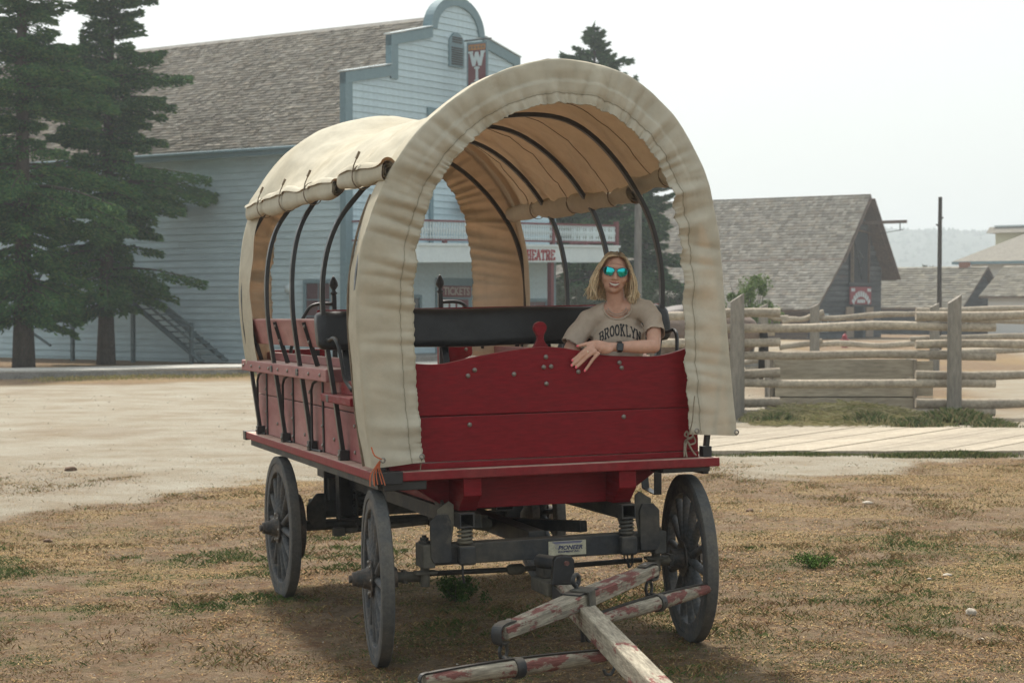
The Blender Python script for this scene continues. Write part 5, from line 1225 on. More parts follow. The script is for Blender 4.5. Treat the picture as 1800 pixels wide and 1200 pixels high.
# hanging signs
bs_ = MB().bb(5.6,5.66,-1.10,-.38,7.6,10.44).build('blade_sign', m_maroon, th)
for a0,a1,b0,b1 in ((-1.15,-.33,10.44,10.50),(-1.15,-1.10,7.6,10.44),(-.38,-.33,7.6,10.44)): MB().bb(5.59,5.67,a0,a1,b0,b1).build('sign_frame', m_trim, bs_)
MB().tube([(5.63,-.2,10.58),(5.63,-1.3,10.58)], .03, 6).build('sign_bracket', m_dark, bs_)
for i, ch in enumerate('WILD'):
    Q, w = slab(ch, .2); mb = MB(); z1 = 10.20-i*.52; hw = {'W':.32,'I':.12}.get(ch,.26)
    for qi, q in enumerate(Q): mb.prism([(-.74 - (p.x/w-.5)*2*hw, z1-.47+p.y*.47) for p in q], 'x', 5.585-.003*(qi % 9), 5.599)
    mb.build('lettering', m_wht, bs_)
og = mat('orange_scroll', (.42,.20,.07), rough=.7, var=.2)
MB().bb(5.59,5.5995,-1.08,-.40,10.24,10.42).build('scroll_panel', og, bs_)
for k in range(5): MB().ell((5.585,-1.0+.13*k,10.33),(.01,.045,.05),6).build('scroll_dot', mat_strap, bs_)
s2 = MB().bb(5.3,8.25,-.42,-.36,4.95,5.50).build('wall_sign', m_maroon, th); MB().tube([(5.3,-.39,5.66),(8.3,-.39,5.66)], .025, 6).build('sign_bracket', m_dark, s2)
for a in (5.24, 8.25): MB().bb(a,a+.07,-.44,-.34,4.9,5.56).build('sign_frame', og, s2)
flat_text('HORSE', 5.6, 8.0, 5.02, 5.43, -.42, m_wht, s2, .2, False)
# outside stair on the long wall
stt = empty('exterior_stair', loc=TH, rz=math.atan2(UF.y, UF.x)); tag(stt, 'grey wooden stair climbing the long side wall of the theatre', 'stair')
m_st = mat('grey_blue_stair', (.13,.175,.185), (.105,.145,.155), rough=.8, scale=3, var=.12)
y0_, y1_, z1_ = 5.0, 10.6, 3.4
for x in (-1.35, -.25): MB().beam((x,y0_,.08),(x,y1_,z1_),.06,.26,(1,0,0)).build('stringer', m_st, stt)
NT = 18
for i in range(NT):
    t = (i+.5)/NT; MB().box((-.8, lerp(y0_,y1_,t), lerp(.1,z1_,t)+.08), (1.04,.27,.045)).build('tread', m_st, stt)
MB().bb(-1.4,-.1,y1_,13.6,z1_-.02,z1_+.08).build('landing', m_st, stt)
for y in (5.35, 8.0, 10.9, 13.4):
    zt = lerp(.1,z1_,min(1,(y-y0_)/(y1_-y0_)))+1.0; MB().bb(-1.49,-1.385,y-.06,y+.06,0,zt).build('post', m_st, stt)
MB().beam((-1.54,y0_+.2,1.0+.15),(-1.54,y1_+.3,z1_+1.0),.06,.09,(1,0,0)).build('handrail', m_st, stt); MB().beam((-1.54,y0_+.2,.6+.12),(-1.54,y1_+.3,z1_+.55),.05,.08,(1,0,0)).build('handrail', m_st, stt)
for a, b in (((10.95,1.9),(12.1,3.2)),((13.35,1.9),(12.2,3.2)),((13.3,1.1),(12.0,.5))): MB().beam((-1.44,a[0],a[1]),(-1.44,b[0],b[1]),.06,.09,(1,0,0)).build('brace', m_st, stt)
# ================================================================== BARN
BN = Vector((16.45, 104.7, 0)); bn = empty('log_barn', loc=BN, rz=math.atan2(UF.y, UF.x)); tag(bn, 'weathered dark wooden barn with long grey shingle roof and a red sign', 'barn')
m_log = mat('weathered_dark_board', (.045,.052,.056), (.105,.115,.118), orand=.3, rough=.9, scale=1.5, var=.25, vscale=8, bump=.3, bscale=20, stretch=(.3,.3,3), c3=(.10,.065,.05), r3=(.6,.7), s3=1.2)
m_brownw = mat('brown_barn_timber', (.12,.085,.065), (.17,.12,.085), rough=.9, scale=1.5, var=.2)
m_chink = mat('dark_chink', (.03,.033,.035), rough=.95, var=.1)
m_oldply = mat('tan_door_board', (.27,.21,.15), (.22,.17,.125), rough=.9, scale=1.5, var=.15)
LB = 19
gab = [(0,0),(0,2.2),(2.6,4.35),(6.2,8.1),(9.4,4.1),(9.4,0)]
MB().prism(gab, 'y', .1, LB).build('wall_core', m_chink, bn)
def gx(z):
    l = 0 if z < 2.2 else (lerp(0,2.6,(z-2.2)/2.15) if z < 4.35 else lerp(2.6,6.2,(z-4.35)/3.75)); r = 9.4 if z < 4.1 else lerp(9.4,6.2,(z-4.1)/4.0); return l, r
LP_ = .30
for k in range(26):
    z = k*LP_; l, r = gx(z+LP_*.8)
    if r-l < .4: continue
    j = rng.uniform(-.012,.012)
    MB().prism([(z+.012,-.0),(z+.012,.055),(z+LP_*.5,.075),(z+LP_-.02,.055),(z+LP_-.02,0)], 'x', l+.04, r-.04).build('log_board', m_log, bn, bevel=0).data.transform(Matrix(((1,0,0,0),(0,0,-1,.1+j),(0,1,0,0),(0,0,0,1))))
for k in range(7):
    z = k*LP_; MB().bb(-.06,.0,.12,LB,z+.012,z+LP_-.02).build('log_board', m_brownw, bn)
def roofseg(a, b, name, first=0, cu_=.24, cw=.26, y0=-.75):
    a, b = Vector(a), Vector(b); d = b-a; Lr = d.length
    shingles(name, (a.x, y0, a.y), (0,1,0), (d.x/Lr,0,d.y/Lr), LB-y0+.5, Lr, cu_, cw, m_sh2, bn, SH2, .045, .5)
m_sh2 = mat('grey_shingle', (1,1,1), rough=.95, attr='Col', var=.12, vscale=2, spec=.1)
SH2 = [(.36,.33,.285),(.405,.375,.325),(.31,.285,.24),(.44,.41,.355),(.38,.335,.275)]
MB().prism([(-.75,1.62),(2.6,4.40),(6.2,8.17),(9.95,3.47),(9.9,3.36),(6.2,8.0),(2.62,4.24),(-.7,1.50)], 'y', -.7, LB+.4).build('roof_deck', m_brownw, bn)
roofseg((-.78,1.65),(2.6,4.46),'roof_shingles'); roofseg((2.5,4.36),(6.2,8.22),'roof_shingles'); roofseg((9.98,3.5),(6.2,8.22),'roof_shingles',cu_=.5,cw=.6)
MB().beam((2.58,-.74,4.47),(2.58,LB+.4,4.47),.12,.03).build('flashing_strip', mat('rusty_flashing', (.28,.165,.12), rough=.8, var=.2), bn)
MB().beam((6.3,-.78,8.02),(9.95,-.78,3.42),.06,.34,(0,1,0)).build('barge_board', m_brownw, bn); MB().beam((6.1,-.77,8.02),(2.6,-.77,4.30),.05,.16,(0,1,0)).build('barge_board', m_brownw, bn)
MB().beam((6.3,.2,6.65),(6.3,-2.9,6.65),.14,.18).build('hoist_beam', m_brownw, bn); MB().tube([(6.3,-2.5,6.56),(6.3,-2.5,6.2)], .03,6).build('hoist_hook', m_chink, bn); MB().tube([(6.3,-2.7,6.2),(6.3,-1.2,6.0)], .02,6).build('hoist_chain', m_chink, bn)
hd = MB().bb(4.9,7.4,-.06,.02,3.2,6.2).build('hayloft_door', m_chink, bn)
for a, b, w in (((5.0,3.2),(5.0,6.3),.3),((7.3,3.2),(7.3,6.1),.16),((4.85,6.25),(7.4,6.1),.25)): MB().beam((a[0],-.09,a[1]),(b[0],-.09,b[1]),.06,w,(0,1,0)).build('door_frame', m_oldply if w == .3 else m_brownw, hd)
for a, b in (((5.2,5.9),(6.4,3.4)),((6.0,3.6),(6.5,4.6)),((6.5,4.6),(5.9,5.0))): MB().beam((a[0],-.085,a[1]),(b[0],-.085,b[1]),.05,.14,(0,1,0)).build('door_brace', m_log, hd)
MB().bb(4.7,7.6,-.12,.0,3.05,3.2).build('door_sill', m_log, bn)
sg = MB().bb(4.75,7.55,-.16,-.08,1.95,2.95).build('barn_sign', mat('barn_sign_red', (.24,.05,.06), rough=.7, var=.08), bn)
for k, q in enumerate(np.linspace(2.55, .59, 9)):        # arched row of illegible white letters
    c = (6.15+1.25*math.cos(q), 1.55+1.0*math.sin(q)); MB().box((c[0],-.175,c[1]), (.2,.02,.32), Matrix.Rotation(-(q-PI/2),3,'Y')).build('sign_letter', m_wht, sg)
for x in (5.75,6.02,6.28,6.55): MB().bb(x-.1,x+.1,-.185,-.165,2.03,2.22).build('sign_letter', m_wht, sg)
for x in (4.95,5.2,7.1,7.35): MB().bb(x-.09,x+.1,-.185,-.165,2.68,2.86).build('sign_letter', m_wht, sg)
do = MB().bb(5.35,6.6,-.04,.02,0,1.82).build('doorway', mat('painted_doorway_shade', (.012,.014,.016), rough=1, var=0), bn)  # solid slab, interior shade of the doorway put into its colour
MB().bb(5.15,6.8,-.1,.0,1.83,1.95).build('lintel', m_log, bn)
for x0, x1, m in ((4.3,5.3,m_oldply),(6.95,7.95,m_oldply)): MB().bb(x0,x1,-.13,-.07,.05,1.8).build('door_leaf', m, bn)
MB().bb(6.62,6.8,-.12,.0,0,1.82).build('door_post', m_log, bn)
framed(bn, 1.3, 2.1, .45, 1.35, .02, m_wht, m_paned, nx_=3, nz_=3, fw=.05)
dl = MB().bb(-.10,-.06,3.6,5.8,0,1.55).build('side_door', mat('faded_red_plank', (.14,.06,.045), rough=.9, var=.2, vscale=6), bn)
for y in (3.5,5.8): MB().bb(-.13,-.06,y,y+.15,0,1.6).build('door_post', m_brownw, bn)
# ================================================================== far houses
def house(name, label, loc, w, l, ezl, ezr, rzg, apx, m_wall, cols, over=.4, kink=None):
    e = empty(name, loc=loc, rz=math.atan2(UF.y, UF.x)); tag(e, label, 'building')
    MB().prism([(0,0),(0,ezl-.22),(apx,rzg-.18),(w,ezr-.32),(w,0)], 'y', 0, l).build('wall', m_wall, e)
    for a, b in (((-.45,ezl-.28),(apx,rzg+.1)),((w+.45,ezr-.4),(apx,rzg+.1))):
        a, b = Vector(a), Vector(b); d = b-a; L_r = d.length
        MB().beam((a.x,(l)/2,a.y),(b.x,l/2,b.y),l+.8,.08,(0,1,0)) 
        o = shingles('roof_shingles', (a.x,-.45,a.y), (0,1,0), (d.x/L_r,0,d.y/L_r), l+.9, L_r, .3, .4, m_sh2, e, cols, .05, .5)
        MB().prism([(a.x,a.y-.02),(b.x,b.y-.02),(b.x,b.y-.14),(a.x,a.y-.12)], 'y', -.44, l+.44).build('roof_deck', m_brownw, e)
    return e
TAN = [(.32,.29,.235),(.36,.325,.26),(.28,.255,.205),(.34,.315,.265)]
# low log house right of the barn
X0 = (1700-900)/F_*120; h1 = house('log_house', 'low dark log house with tan shingle roof beyond the pole', (28.7,122,0), 6.2, 16, 2.0, 2.9, 4.35, 3.9, m_log, TAN)
for k in range(9):
    MB().bb(.02,6.18,-.09,-.0,.05+k*.3,.30+k*.3).build('log_board', m_log, h1) if k < 6 else None
framed(h1, 1.0, 1.8, .7, 1.6, -.09, m_wht, m_paned, nx_=2, nz_=2, fw=.06); framed(h1, 4.0, 4.8, .7, 1.6, -.09, m_wht, m_paned, nx_=2, nz_=2, fw=.06)
m_brick = mat('brick_chimney', (.30,.15,.10), (.25,.12,.08), rough=.9, scale=6, var=.2)
MB().bb(3.6,4.2,8.5,9.1,3.6,4.95).build('chimney', m_brick, h1); MB().bb(3.7,4.2,.9,1.5,3.8,4.75).build('chimney', m_brick, h1)
# wide hipped house at the right edge
hh_ = empty('hip_roof_house', loc=(45,125.7,0), rz=math.atan2(UF.y, UF.x)); tag(hh_, 'white house with wide hip roof and dormer at the right edge', 'building')
MB().bb(.5,11.5,.5,15.5,0,5.0).build('wall', mat('white_plaster', (.62,.62,.60), rough=.8, var=.05), hh_)
def quad_roof(pts, name, m, par): o = MB(); o.add(pts, [(0,1,2,3)]); return o.build(name, m, par)
m_hip = mat('hip_shingle', (.22,.205,.175), (.27,.25,.21), rough=.95, scale=3, var=.2, vscale=14, bump=.6, bscale=12)
for q in ([(-.5,-.5,5.0),(12.5,-.5,5.0),(6.1,6,8.4),(6,6,8.4)], [(-.5,16.5,5.0),(-.5,-.5,5.0),(6,6,8.4),(6,10,8.4)], [(12.5,16.5,5.0),(-.5,16.5,5.0),(6,10,8.4),(6.1,10,8.4)], [(12.5,-.5,5.0),(12.5,16.5,5.0),(6.1,10,8.4),(6.1,6,8.4)]): quad_roof(q, 'roof_slope', m_hip, hh_)
for a, b in (((-.5,-.5),(-.5,16.5)),((-.5,16.5),(12.5,16.5)),((-.5,-.5),(12.5,-.5))): MB().beam((*a,4.9),(*b,4.9),.1,.2).build('eave_board', m_trim, hh_)
MB().bb(4.6,8.4,9.5,15.3,5.2,7.15).build('dormer', mat('cream_paint', (.58,.56,.40), rough=.8), hh_); MB().prism([(4.1,7.15),(8.9,7.15),(8.3,7.6),(4.7,7.6)], 'y', 9.0, 15.8).build('dormer_roof', m_hip, hh_); MB().bb(4.6,8.4,9.4,15.4,7.602,7.72).build('dormer_ridge', m_wht, hh_)
h3 = house('shed_house', 'white walled store with broad shingle roof in front of the hip-roofed house', (37.5,117,0), 8, 8.5, 2.75, 2.75, 4.4, 4, mat('white_plaster2', (.62,.62,.60), rough=.8, var=.05), TAN)
# ================================================================== poles
def pole(name, u, Y, ztop, r, label, m, knots=True):
    X = (u-900)/F_*Y; o = MB().tube([(0,0,0),(0,.0,ztop*.5),(.02,0,ztop)], [r*1.15, r, r*.85], 10).build(name, m, None, loc=(X, Y, gzf(X, Y)), auto=40); tag(o, label, 'pole'); return o
m_pole = mat('grey_pole_wood', (.16,.155,.145), (.21,.20,.18), rough=.9, scale=2, var=.2, stretch=(1,1,.2)); m_poled = mat('dark_pole_wood', (.05,.045,.04), (.08,.07,.06), rough=.9, scale=2, var=.2)
pole('utility_pole', 1121, 62, 6.2, .125, 'grey wooden pole standing behind the wagon canopy', m_pole)
po = pole('bare_pole', 1651, 70, 5.85, .085, 'tall dark bare pole rising behind the log fence', m_poled)
for z, s in ((5.0,1),(4.75,-1)): MB().tube([(0,0,z),(s*.13,0,z+.1)], .03, 5).build('branch_stub', m_poled, po)
# ================================================================== LOG FENCES
m_logf = mat('peeled_fence_log', (.43,.37,.285), (.32,.275,.215), orand=.15, rough=.9, scale=2.5, var=.2, vscale=18, bump=.3, bscale=25, c3=(.33,.18,.09), r3=(.68,.76), s3=2.5); m_post = mat('grey_fence_post', (.27,.245,.205), (.21,.19,.16), rough=.9, scale=3, var=.2, vscale=25, bump=.35, bscale=30, stretch=(1,1,.2))
def log(a, b, r, parent, name='rail', m=None):
    a, b = Vector(a), Vector(b); n_ = 10; s = rng.uniform(0, 50); P = []; R = []
    for i in range(n_+1):
        t = i/n_; p = a.lerp(b, t); w = .75*r; P.append(p + Vector((0, w*noise.noise(Vector((s, t*2.5, 0))), w*1.3*noise.noise(Vector((s, t*2.5, 7)))))); R.append(r*(1 + .24*noise.noise(Vector((s+3, t*3, 2)))))
    return MB().tube(P, R, 10).build(name, m or m_logf, parent, auto=50)
def fpost(x, y, h, r, parent, slant=.06):
    mb = MB(); n_ = 12; P = []
    for z, k in ((-.1,1.05),(h*.4,1.0),(h*.8,.97),(h,.95)):
        P.append([(r*k*math.cos(q)*(1+.05*math.sin(3*q)), r*k*math.sin(q), z + (slant*math.cos(q) if z == h else 0)) for q in np.linspace(0, 2*PI, n_+1)])
    mb.grid(P); b = len(mb.v); mb.f.append(tuple(3*(n_+1)+i for i in range(n_)))
    return mb.build('post', m_post, parent, loc=(x, y, gzf(x, y)), auto=50)
FY = 31.0; S_ = F_/FY
def fx(u): return (u-900)/S_
def fz(v): return CAMH - (v-539)/S_
fe = empty('log_fence', loc=(0,0,0)); tag(fe, 'stacked log rail fence with two thick posts beside the plank walk', 'fence')
PX_ = [541, 917, 1293, 1672, 2051]
for k, u in enumerate(PX_[1:]): fpost(fx(u), FY-.24, 1.94 + (.03 if k == 1 else 0), .118, fe, .075)
for b in range(1, 4):
    uo, u1 = PX_[b], PX_[b+1]
    hi = (b % 2 == 0)
    vs = (576,622,673,724) if hi else (553,603,655,707)
    for v in vs:
        a = fx(uo-62 if not hi else uo-75); c = fx(u1+78); log((a, FY + (0 if hi else .02), fz(v+3)), (c, FY, fz(v-3 if v < 600 else v+1)), .074 if v < 700 else .078, fe)
# stubs of the bay hidden by the wagon reach past the post
# second, farther fence
f2 = empty('log_fence', loc=(0,0,0)); tag(f2, 'farther log rail fence across the corral before the barn', 'fence'); FY2 = 50.; S2 = F_/FY2
for u in (1340,1430,1640,1850): fpost((u-900)/S2, FY2-.2, 1.85, .13, f2)
for u0,u1,va,vb in ((1335,1385,551,560),(1375,1448,566,551),(1425,1640,560,551),(1610,1860,546,541),(1305,1362,590,587),(1370,1445,611,601),(1435,1625,608,604),(1600,1860,598,588),(1620,1860,622,613),(1290,1350,640,633),(1310,1420,650,645),(1425,1640,650,640),(1610,1860,560,566)):
    X0_, X1_ = (u0-900)/S2, (u1-900)/S2; log((X0_, FY2, CAMH-(va-539)/S2), (X1_, FY2, CAMH-(vb-539)/S2), .08, f2)
# feed bunk behind the rails
fb = empty('feed_bunk', loc=(0, 32.1, 0)); tag(fb, 'long weathered plank feed box behind the log rails', 'feed box'); S3 = F_/32.1
def gx3(u): return (u-900)/S3
def gz3(v): return CAMH-(v-539)/S3
m_bunk = mat('bleached_bunk_plank', (.40,.37,.30), (.31,.28,.22), orand=.1, rough=.9, scale=2, var=.2, vscale=14, bump=.3, stretch=(.3,1,2), c3=(.15,.12,.09), r3=(.70,.76), s3=6)
for v0, v1 in ((632,663),(665,697),(699,728)): MB().bb(gx3(1362), gx3(1607), -.03, .02, gz3(v1), gz3(v0)).build('plank', m_bunk, fb)
for v0, v1 in ((635,664),(666,697),(699,728)): MB().bb(gx3(1609), gx3(1642), .06, .10, gz3(v1), gz3(v0)).build('plank', m_bunk, fb)
for u in (1356, 1608): MB().bb(gx3(u)-.03, gx3(u)+.03, -.05, .6, gz3(728), gz3(632)).build('end_post', m_post, fb)
MB().bb(gx3(1362), gx3(1607), .55, .6, gz3(728), gz3(633)).build('plank', m_bunk, fb); MB().bb(gx3(1362), gx3(1607), .021, .549, gz3(690), gz3(680)).build('floor_plank', m_bunk, fb)
# hay at the foot of the fence
n = 12000; q = rng.random(n); x = fx(1310) + (fx(1620)-fx(1310))*q; y = 30.2 + rng.normal(0, .45, n); hz = (.16+.2*fbm(x, y, 2.2, 7))*np.sin(PI*np.clip(q,0,1))**.6*np.exp(-((y-30.45)/.5)**2)*rng.random(n)
a = rng.uniform(0, PI, n); ln = rng.uniform(.08,.2,n); w = .008; e = rng.uniform(-.04,.06,n); z = gz(x, y)
P0 = np.stack([x-np.cos(a)*ln, y-np.sin(a)*ln*.5, z+hz],1); P1 = P0 + np.array([0,0,w*1.6]); P3 = np.stack([x+np.cos(a)*ln, y+np.sin(a)*ln*.5, z+hz+e],1); P2 = P3 + np.array([0,0,w*1.6])
o = link('hay', fastmesh('hay', np.stack([P0,P3,P2,P1],1).reshape(-1,3), np.arange(4*n).reshape(n,4), np.array([(.42,.36,.19),(.36,.32,.16),(.28,.27,.12),(.46,.40,.24)])[rng.integers(0,4,n)]*rng.uniform(.7,1.2,(n,1))), m_grass); tag(o, 'loose greenish hay heaped at the foot of the log fence', 'hay', kind='stuff')
# hydrant
hx = MB().lathe([(.14,0),(.14,.06),(.10,.07),(.10,.45),(.13,.46),(.13,.50),(.11,.55),(.06,.62),(.03,.63),(.03,.68)], n=14); hx.lathe([(.05,0),(.05,.1)], (.10,0,.36), (1,0,0), 8); hx.lathe([(.05,0),(.05,.1)], (-.10,0,.36), (-1,0,0), 8); hx.lathe([(.06,0),(.06,.1)], (0,-.1,.34), (0,-1,0), 8)
Yh = 84.; o = hx.build('fire_hydrant', mat('hydrant_red', (.30,.03,.04), rough=.5, var=.08), None, loc=((1485-900)/F_*Yh, Yh, 0), auto=40); o.scale = (.95,.95,.95); tag(o, 'small red fire hydrant before the barn door', 'hydrant')
# ================================================================== HORSES
def horse(loc, rz, m, mm, label, sc=1.):
    e = empty('horse', loc=loc, rz=rz); e.scale = (sc,)*3; tag(e, label, 'horse', 'horses in the corral')
    b = MB()   # facing +x, withers about 1.7 m
    limb(b, [(-.85,0,1.30),(-.55,0,1.36),(-.1,0,1.27),(.35,0,1.30),(.68,0,1.32)], [.33,.40,.40,.40,.27])
    limb(b, [(.62,0,1.42),(.92,0,1.46),(1.22,0,1.20),(1.42,0,.92)], [.27,.21,.16,.13]); limb(b, [(1.40,0,.96),(1.50,0,.70),(1.57,0,.45)], [.13,.115,.075])
    for s in (-1, 1):
        limb(b, [(-.72,s*.17,1.20),(-.62,s*.20,.92),(-.86,s*.19,.58),(-.82,s*.19,.28),(-.80,s*.19,.05)], [.24,.17,.085,.062,.085]); limb(b, [(.55,s*.17,1.15),(.56,s*.18,.75),(.58,s*.18,.48),(.57,s*.18,.22),(.60,s*.18,.04)], [.18,.11,.075,.058,.08])
        limb(b, [(1.33,s*.08,1.02),(1.30,s*.10,1.12)], [.04,.015], 8)
    me = remesh(b, 'body', .03, 4, .5); link('body', me, m, e)
    t = MB(); limb(t, [(-1.15,0,1.45),(-1.24,0,1.25),(-1.22,0,.8),(-1.18,0,.5)], [.05,.07,.08,.03]); t.build('tail', mm, e, smooth=True)
    mn = MB(); limb(mn, [(.62,0,1.66),(.95,0,1.64),(1.22,0,1.34)], [.04,.06,.04]); mn.build('mane', mm, e, smooth=True); return e
m_hb = mat('roan_horse_coat', (.20,.15,.115), (.13,.095,.075), rough=.7, scale=2.5, var=.1); m_hd = mat('dark_horse_coat', (.045,.035,.03), (.03,.025,.022), rough=.6, scale=2, var=.1); m_mane = mat('dark_mane', (.025,.022,.02), rough=.8)
horse((3.15,33.4,0), math.radians(170), m_hb, m_mane, 'grey brown draft horse with rounded rump behind the log rail', 1.03); horse((2.6,35.3,0), math.radians(174), m_hd, m_mane, 'dark horse standing behind the grey brown one', 1.06)
# ================================================================== TREES
m_bark = mat('dark_bark', (.06,.048,.038), (.10,.08,.062), rough=.95, scale=4, var=.25, bump=.6, bscale=14, stretch=(1,1,.3))
m_fol = mat('conifer_needles', (1,1,1), rough=.8, attr='Col', var=.12, vscale=3, spec=.04)
_b = m_fol.node_tree.nodes['Principled BSDF']
def conifer(name, loc, H, base, R, trunk_r, label, seed, ncl, droop=.35, cols=None, dens=1., skirt=None, lean=0, size=1., PEXP=.85):
    r_ = np.random.default_rng(seed); e = empty(name, loc=loc); tag(e, label, 'tree')
    mb = MB(); mb.tube([(lean*t*t, .1*math.sin(t*5+seed)*t, H*t) for t in np.linspace(0,1,9)], [trunk_r*(1.25 if t == 0 else 1)*(1-.93*t)+.012 for t in np.linspace(0,1,9)], 10)
    limbs = MB(); PTS = []; DIR = []; TT = []
    z = base
    while z < H-.25:
        t = (z-base)/(H-base); prof = (1-t)**PEXP*(.72+.28*math.sin(z*2.1+seed))*(.38+.62*min(1, t*5+.05)) + .03
        nl = max(3, int(r_.integers(4,7)))
        for k in range(nl):
            if r_.random() < .12: continue
            L = R*prof*r_.uniform(.55,1.22); q = r_.uniform(0, 2*PI); up = lerp(-.05, .55, t) + r_.uniform(-.12,.12)
            o = np.array([lean*(z/H)**2, 0, z]); d = np.array([math.cos(q), math.sin(q), up]); n_ = 7; P = []
            for i in range(n_+1):
                s = i/n_; P.append(o + d*L*s + np.array([0,0,-droop*L*s*s*(1-.5*t) + .10*L*max(0,s-.75)]))
            rr = max(.012, .03*L/2)*(1-.3*t); limbs.tube([tuple(p) for p in P], [rr*(1-.85*i/n_) for i in range(n_+1)], 4, cap=False)
            m_ = int(ncl*L*dens)
            s = r_.random(m_)**.65*.96+.05; P = np.array(P); f = np.clip(s,0,1)*n_; i0 = np.minimum(f.astype(int), n_-1); fr = (f-i0)[:,None]; c = P[i0]*(1-fr)+P[i0+1]*fr
            side = np.array([-d[1], d[0], 0]); sp = r_.uniform(-1,1,m_)*(.42*L*(1.05-s)*s**.35*.9+.10); c = c + sp[:,None]*side[None] + np.stack([np.zeros(m_), np.zeros(m_), -np.abs(sp)*.28 - r_.random(m_)*.16*L**.5 + .05],1)
            dd = d[None]*.8 + side[None]*np.sign(sp)[:,None]*r_.uniform(.1,.9,m_)[:,None] + np.stack([r_.normal(0,.25,m_), r_.normal(0,.25,m_), r_.uniform(-.75,.15,m_)],1); dd /= np.linalg.norm(dd,axis=1)[:,None]
            PTS.append(c); DIR.append(dd); TT.append(np.full(m_, t))
        z += r_.uniform(.14,.30)*max(.55,(1-t*.4))
    for k in range(12): PTS.append(np.array([[lean, 0, H-.05*k]])); DIR.append(np.array([[.3*math.cos(k*2), .3*math.sin(k*2), 1.]])); TT.append(np.ones(1))
    C = np.concatenate(PTS); D = np.concatenate(DIR); n = len(C)
    # each spray: two crossed narrow diamonds
    u = np.cross(D, r_.normal(0,1,(n,3))); u /= np.linalg.norm(u,axis=1)[:,None]+1e-9; w = np.cross(D, u); l = r_.uniform(.13,.30,n)[:,None]*size; wd = r_.uniform(.020,.046,n)[:,None]*size
    A = np.stack([C-D*l*.4, C+u*wd, C+D*l*.6, C-u*wd],1); B = np.stack([C-D*l*.35+w*.01, C+w*wd, C+D*l*.55, C-w*wd],1)
    Vv = np.concatenate([A,B],1).reshape(-1,3); Ff = np.arange(8*n).reshape(2*n,4)
    cl = np.array(cols or [(.058,.145,.050),(.076,.176,.056),(.046,.118,.046),(.10,.205,.064),(.128,.205,.060)]); base_c = cl[r_.integers(0,len(cl),n)]*r_.uniform(.75,1.25,(n,1))
    mb.build('trunk', m_bark, e, smooth=True); limbs.build('limbs', m_bark, e, smooth=True)
    link('crown', fastmesh('crown', Vv, Ff, np.repeat(base_c,2,0)), m_fol, e); return e
conifer('spruce_tree', (-14.0,54.4,0), 17.5, 1.55, 4.1, .27, 'leftmost tall dark spruce with bare trunk, cut by the frame', 3, 165, .30, size=.78)
conifer('spruce_tree', (-12.75,59.6,0), 16.0, 1.75, 4.2, .24, 'tall spruce with spreading low branches in front of the blue wall', 8, 165, .28, lean=.5, size=.78)
conifer('spruce_tree', (-18.2,57.5,0), 14.5, 1.2, 3.8, .28, 'spruce mostly out of frame behind the leftmost one', 12, 80, .42)
JUN = [(.060,.122,.05),(.076,.142,.056),(.05,.10,.048),(.094,.155,.06)]
conifer('pine_tree', (3.55,82,0), 14.0, .9, 5.6, .28, 'conifer whose top shows above the canopy behind the wagon', 21, 95, .22, JUN, size=1.2, PEXP=.75)
conifer('pine_tree', (6.0,86,0), 9.6, .5, 3.1, .25, 'shorter bushy conifer seen through the canopy beside the grey pole', 25, 80, .25, JUN, size=1.25)
def bush(name, loc, r, h, n, label, cols, seed, cat='bush', size=.09):
    r_ = np.random.default_rng(seed); e = empty(name, loc=loc); tag(e, label, cat)
    st = MB()
    for k in range(9):
        q = r_.uniform(0,2*PI); a = r_.uniform(.2,.8); st.tube([(0,0,0),(r*a*.5*math.cos(q),r*a*.5*math.sin(q),h*.45),(r*a*math.cos(q),r*a*math.sin(q),h*.85)], [.012*h**.8, .008*h**.8, .003*h**.8], 5)
    st.build('stems', m_bark, e)
    # leaf clumps around many small lobes
    nl = 26; lc = np.stack([r_.normal(0,.42,nl)*r, r_.normal(0,.42,nl)*r, h*(.15+.75*r_.random(nl)**.8)],1); lr = r_.uniform(.14,.34,nl)*r
    i = r_.integers(0,nl,n); v = r_.normal(0,1,(n,3)); v /= np.linalg.norm(v,axis=1)[:,None]; C = lc[i] + v*(lr[i]*r_.random(n)**.4)[:,None]; C[:,2] = np.abs(C[:,2])
    D = r_.normal(0,1,(n,3)); D /= np.linalg.norm(D,axis=1)[:,None]; u = np.cross(D, r_.normal(0,1,(n,3))); u /= np.linalg.norm(u,axis=1)[:,None]; l = r_.uniform(.6,1.2,n)[:,None]*size; w = l*.32
    c = np.array(cols)[r_.integers(0,len(cols),n)]*r_.uniform(.75,1.25,(n,1))
    link('foliage', fastmesh('foliage', np.stack([C-D*l*.5,C+u*w,C+D*l*.5,C-u*w],1).reshape(-1,3), np.arange(4*n).reshape(n,4), c), m_fol, e); return e
BG = [(.12,.19,.05),(.15,.22,.06),(.10,.16,.045),(.18,.24,.08)]
bush('green_bush', ((1322-900)/F_*66, 66, 0), 1.25, 3.1, 7000, 'bright green bush behind the log fence before the barn roof', BG, 31)
OL = [(.07,.085,.06),(.09,.10,.07),(.06,.075,.05)]
bush('grey_bush', ((1185-900)/F_*70, 70, 0), 1.0, 2.6, 5000, 'grey green shrub seen between bow and canvas edge', OL, 32); bush('grey_bush', ((1010-900)/F_*72, 72, 0), 1.7, 2.9, 7000, 'grey green shrub below the balcony end', OL, 33); bush('grey_bush', ((1105-900)/F_*74, 74, 0), 1.9, 2.8, 7000, 'dark shrub at the foot of the pines behind the woman', [(.04,.065,.035),(.055,.08,.04)], 34)
bush('far_bush', ((1632-900)/F_*150, 150, 0), 2.5, 5.2, 3000, 'hazy shrub peeking over the log house roof', OL, 35, size=.25)
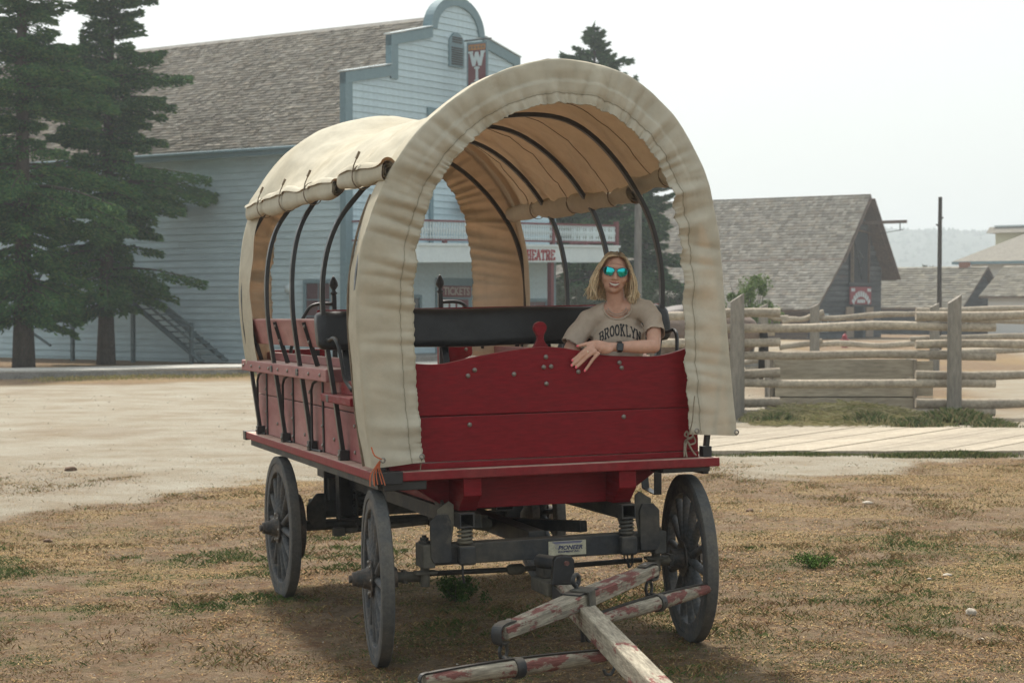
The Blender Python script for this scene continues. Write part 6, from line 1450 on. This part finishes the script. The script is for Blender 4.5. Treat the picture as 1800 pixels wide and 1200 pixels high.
p = GW(1427,1006); bush('green_weed', (p.x, p.y, gzf(p.x, p.y)), .17, .075, 1500, 'bright green low weed patch right of the front wheel', [(.08,.15,.03),(.11,.18,.045),(.065,.115,.025)], 41, 'weed', .016)
p = GW(800,1058); bush('green_weed', (p.x, p.y, gzf(p.x, p.y)), .20, .17, 1900, 'dark green weed clump in the wagon shadow under the axle', [(.055,.11,.032),(.085,.13,.035),(.05,.085,.025)], 42, 'weed', .02)
# ================================================================== HILLS
def ridge(name, Y, H, seed, rough, trees, label, colA, colB):
    xs_ = np.linspace(-Y*.7, Y*.7, 260); prof = H(xs_); P = []
    for k, (dy, f) in enumerate(((-.28,0.),(-.20,.35),(-.12,.68),(-.04,.93),(0,1.),(.1,.8),(.3,0.))):
        P.append([(float(x), Y + dy*Y*.5, float(max(-.5, h*f + (8*(fbm(x, dy*900+Y, .02, seed)-.5) if 0 < f < 1 else 0)))) for x, h in zip(xs_, prof)])
    o = MB().grid(P).build(name, mat(name+'_ground', colA, colB, rough=1, scale=.02, var=.2, vscale=.2), None, smooth=True); tag(o, kind='structure')
    n = trees; x = rng.uniform(-Y*.3, Y*.45, n); s = rng.random(n)**1.4; y = Y - Y*.14*s; h = np.interp(x, xs_, prof)*np.interp(s, [0,.286,.857,1], [1.,.93,.55,.42])
    th_ = rng.uniform(.5, 1.9, n)*Y/950; r = th_*.9; q = np.linspace(0, 2*PI, 7)[:-1]
    ring = np.stack([x[:,None]+r[:,None]*np.cos(q), y[:,None]+r[:,None]*np.sin(q), np.repeat((h-1)[:,None],6,1)],2); tip = np.stack([x,y,h+th_],1)[:,None]
    Vv = np.concatenate([ring,tip],1).reshape(-1,3); Ff = (np.array([(i,(i+1)%6,6) for i in range(6)])[None] + 7*np.arange(n)[:,None,None]).reshape(-1,3)
    f = link('forest', fastmesh('forest', Vv, Ff, np.repeat(np.array([(.03,.055,.035)])*rng.uniform(.6,1.4,(n,1)),6,0)), m_fol); tag(f, label, 'forest', kind='stuff')
ridge('hill', 1300, lambda x: 50 + 9*fbm(x, 0*x, .008, 5) + 2*np.sin(x*.012), 3, 1, 2600, 'far wooded hillside fading into blue smoke', (.035,.055,.035), (.05,.07,.045))
# ================================================================== HAZE
hz_ = MB().bb(-1200, 1200, -45, 1800, -1.6, 74).build('haze', None); tag(hz_, 'pale wildfire smoke filling the air over the yard', 'haze', kind='stuff')
hm = bpy.data.materials.new('smoke_haze'); hm.use_nodes = True; t = hm.node_tree; t.nodes.clear()
pv = t.nodes.new('ShaderNodeVolumePrincipled'); pv.inputs['Color'].default_value = (.88,.96,1.0,1); pv.inputs['Density'].default_value = .0009; pv.inputs['Anisotropy'].default_value = .45
ou = t.nodes.new('ShaderNodeOutputMaterial'); t.links.new(pv.outputs[0], ou.inputs['Volume']); hz_.data.materials.append(hm)
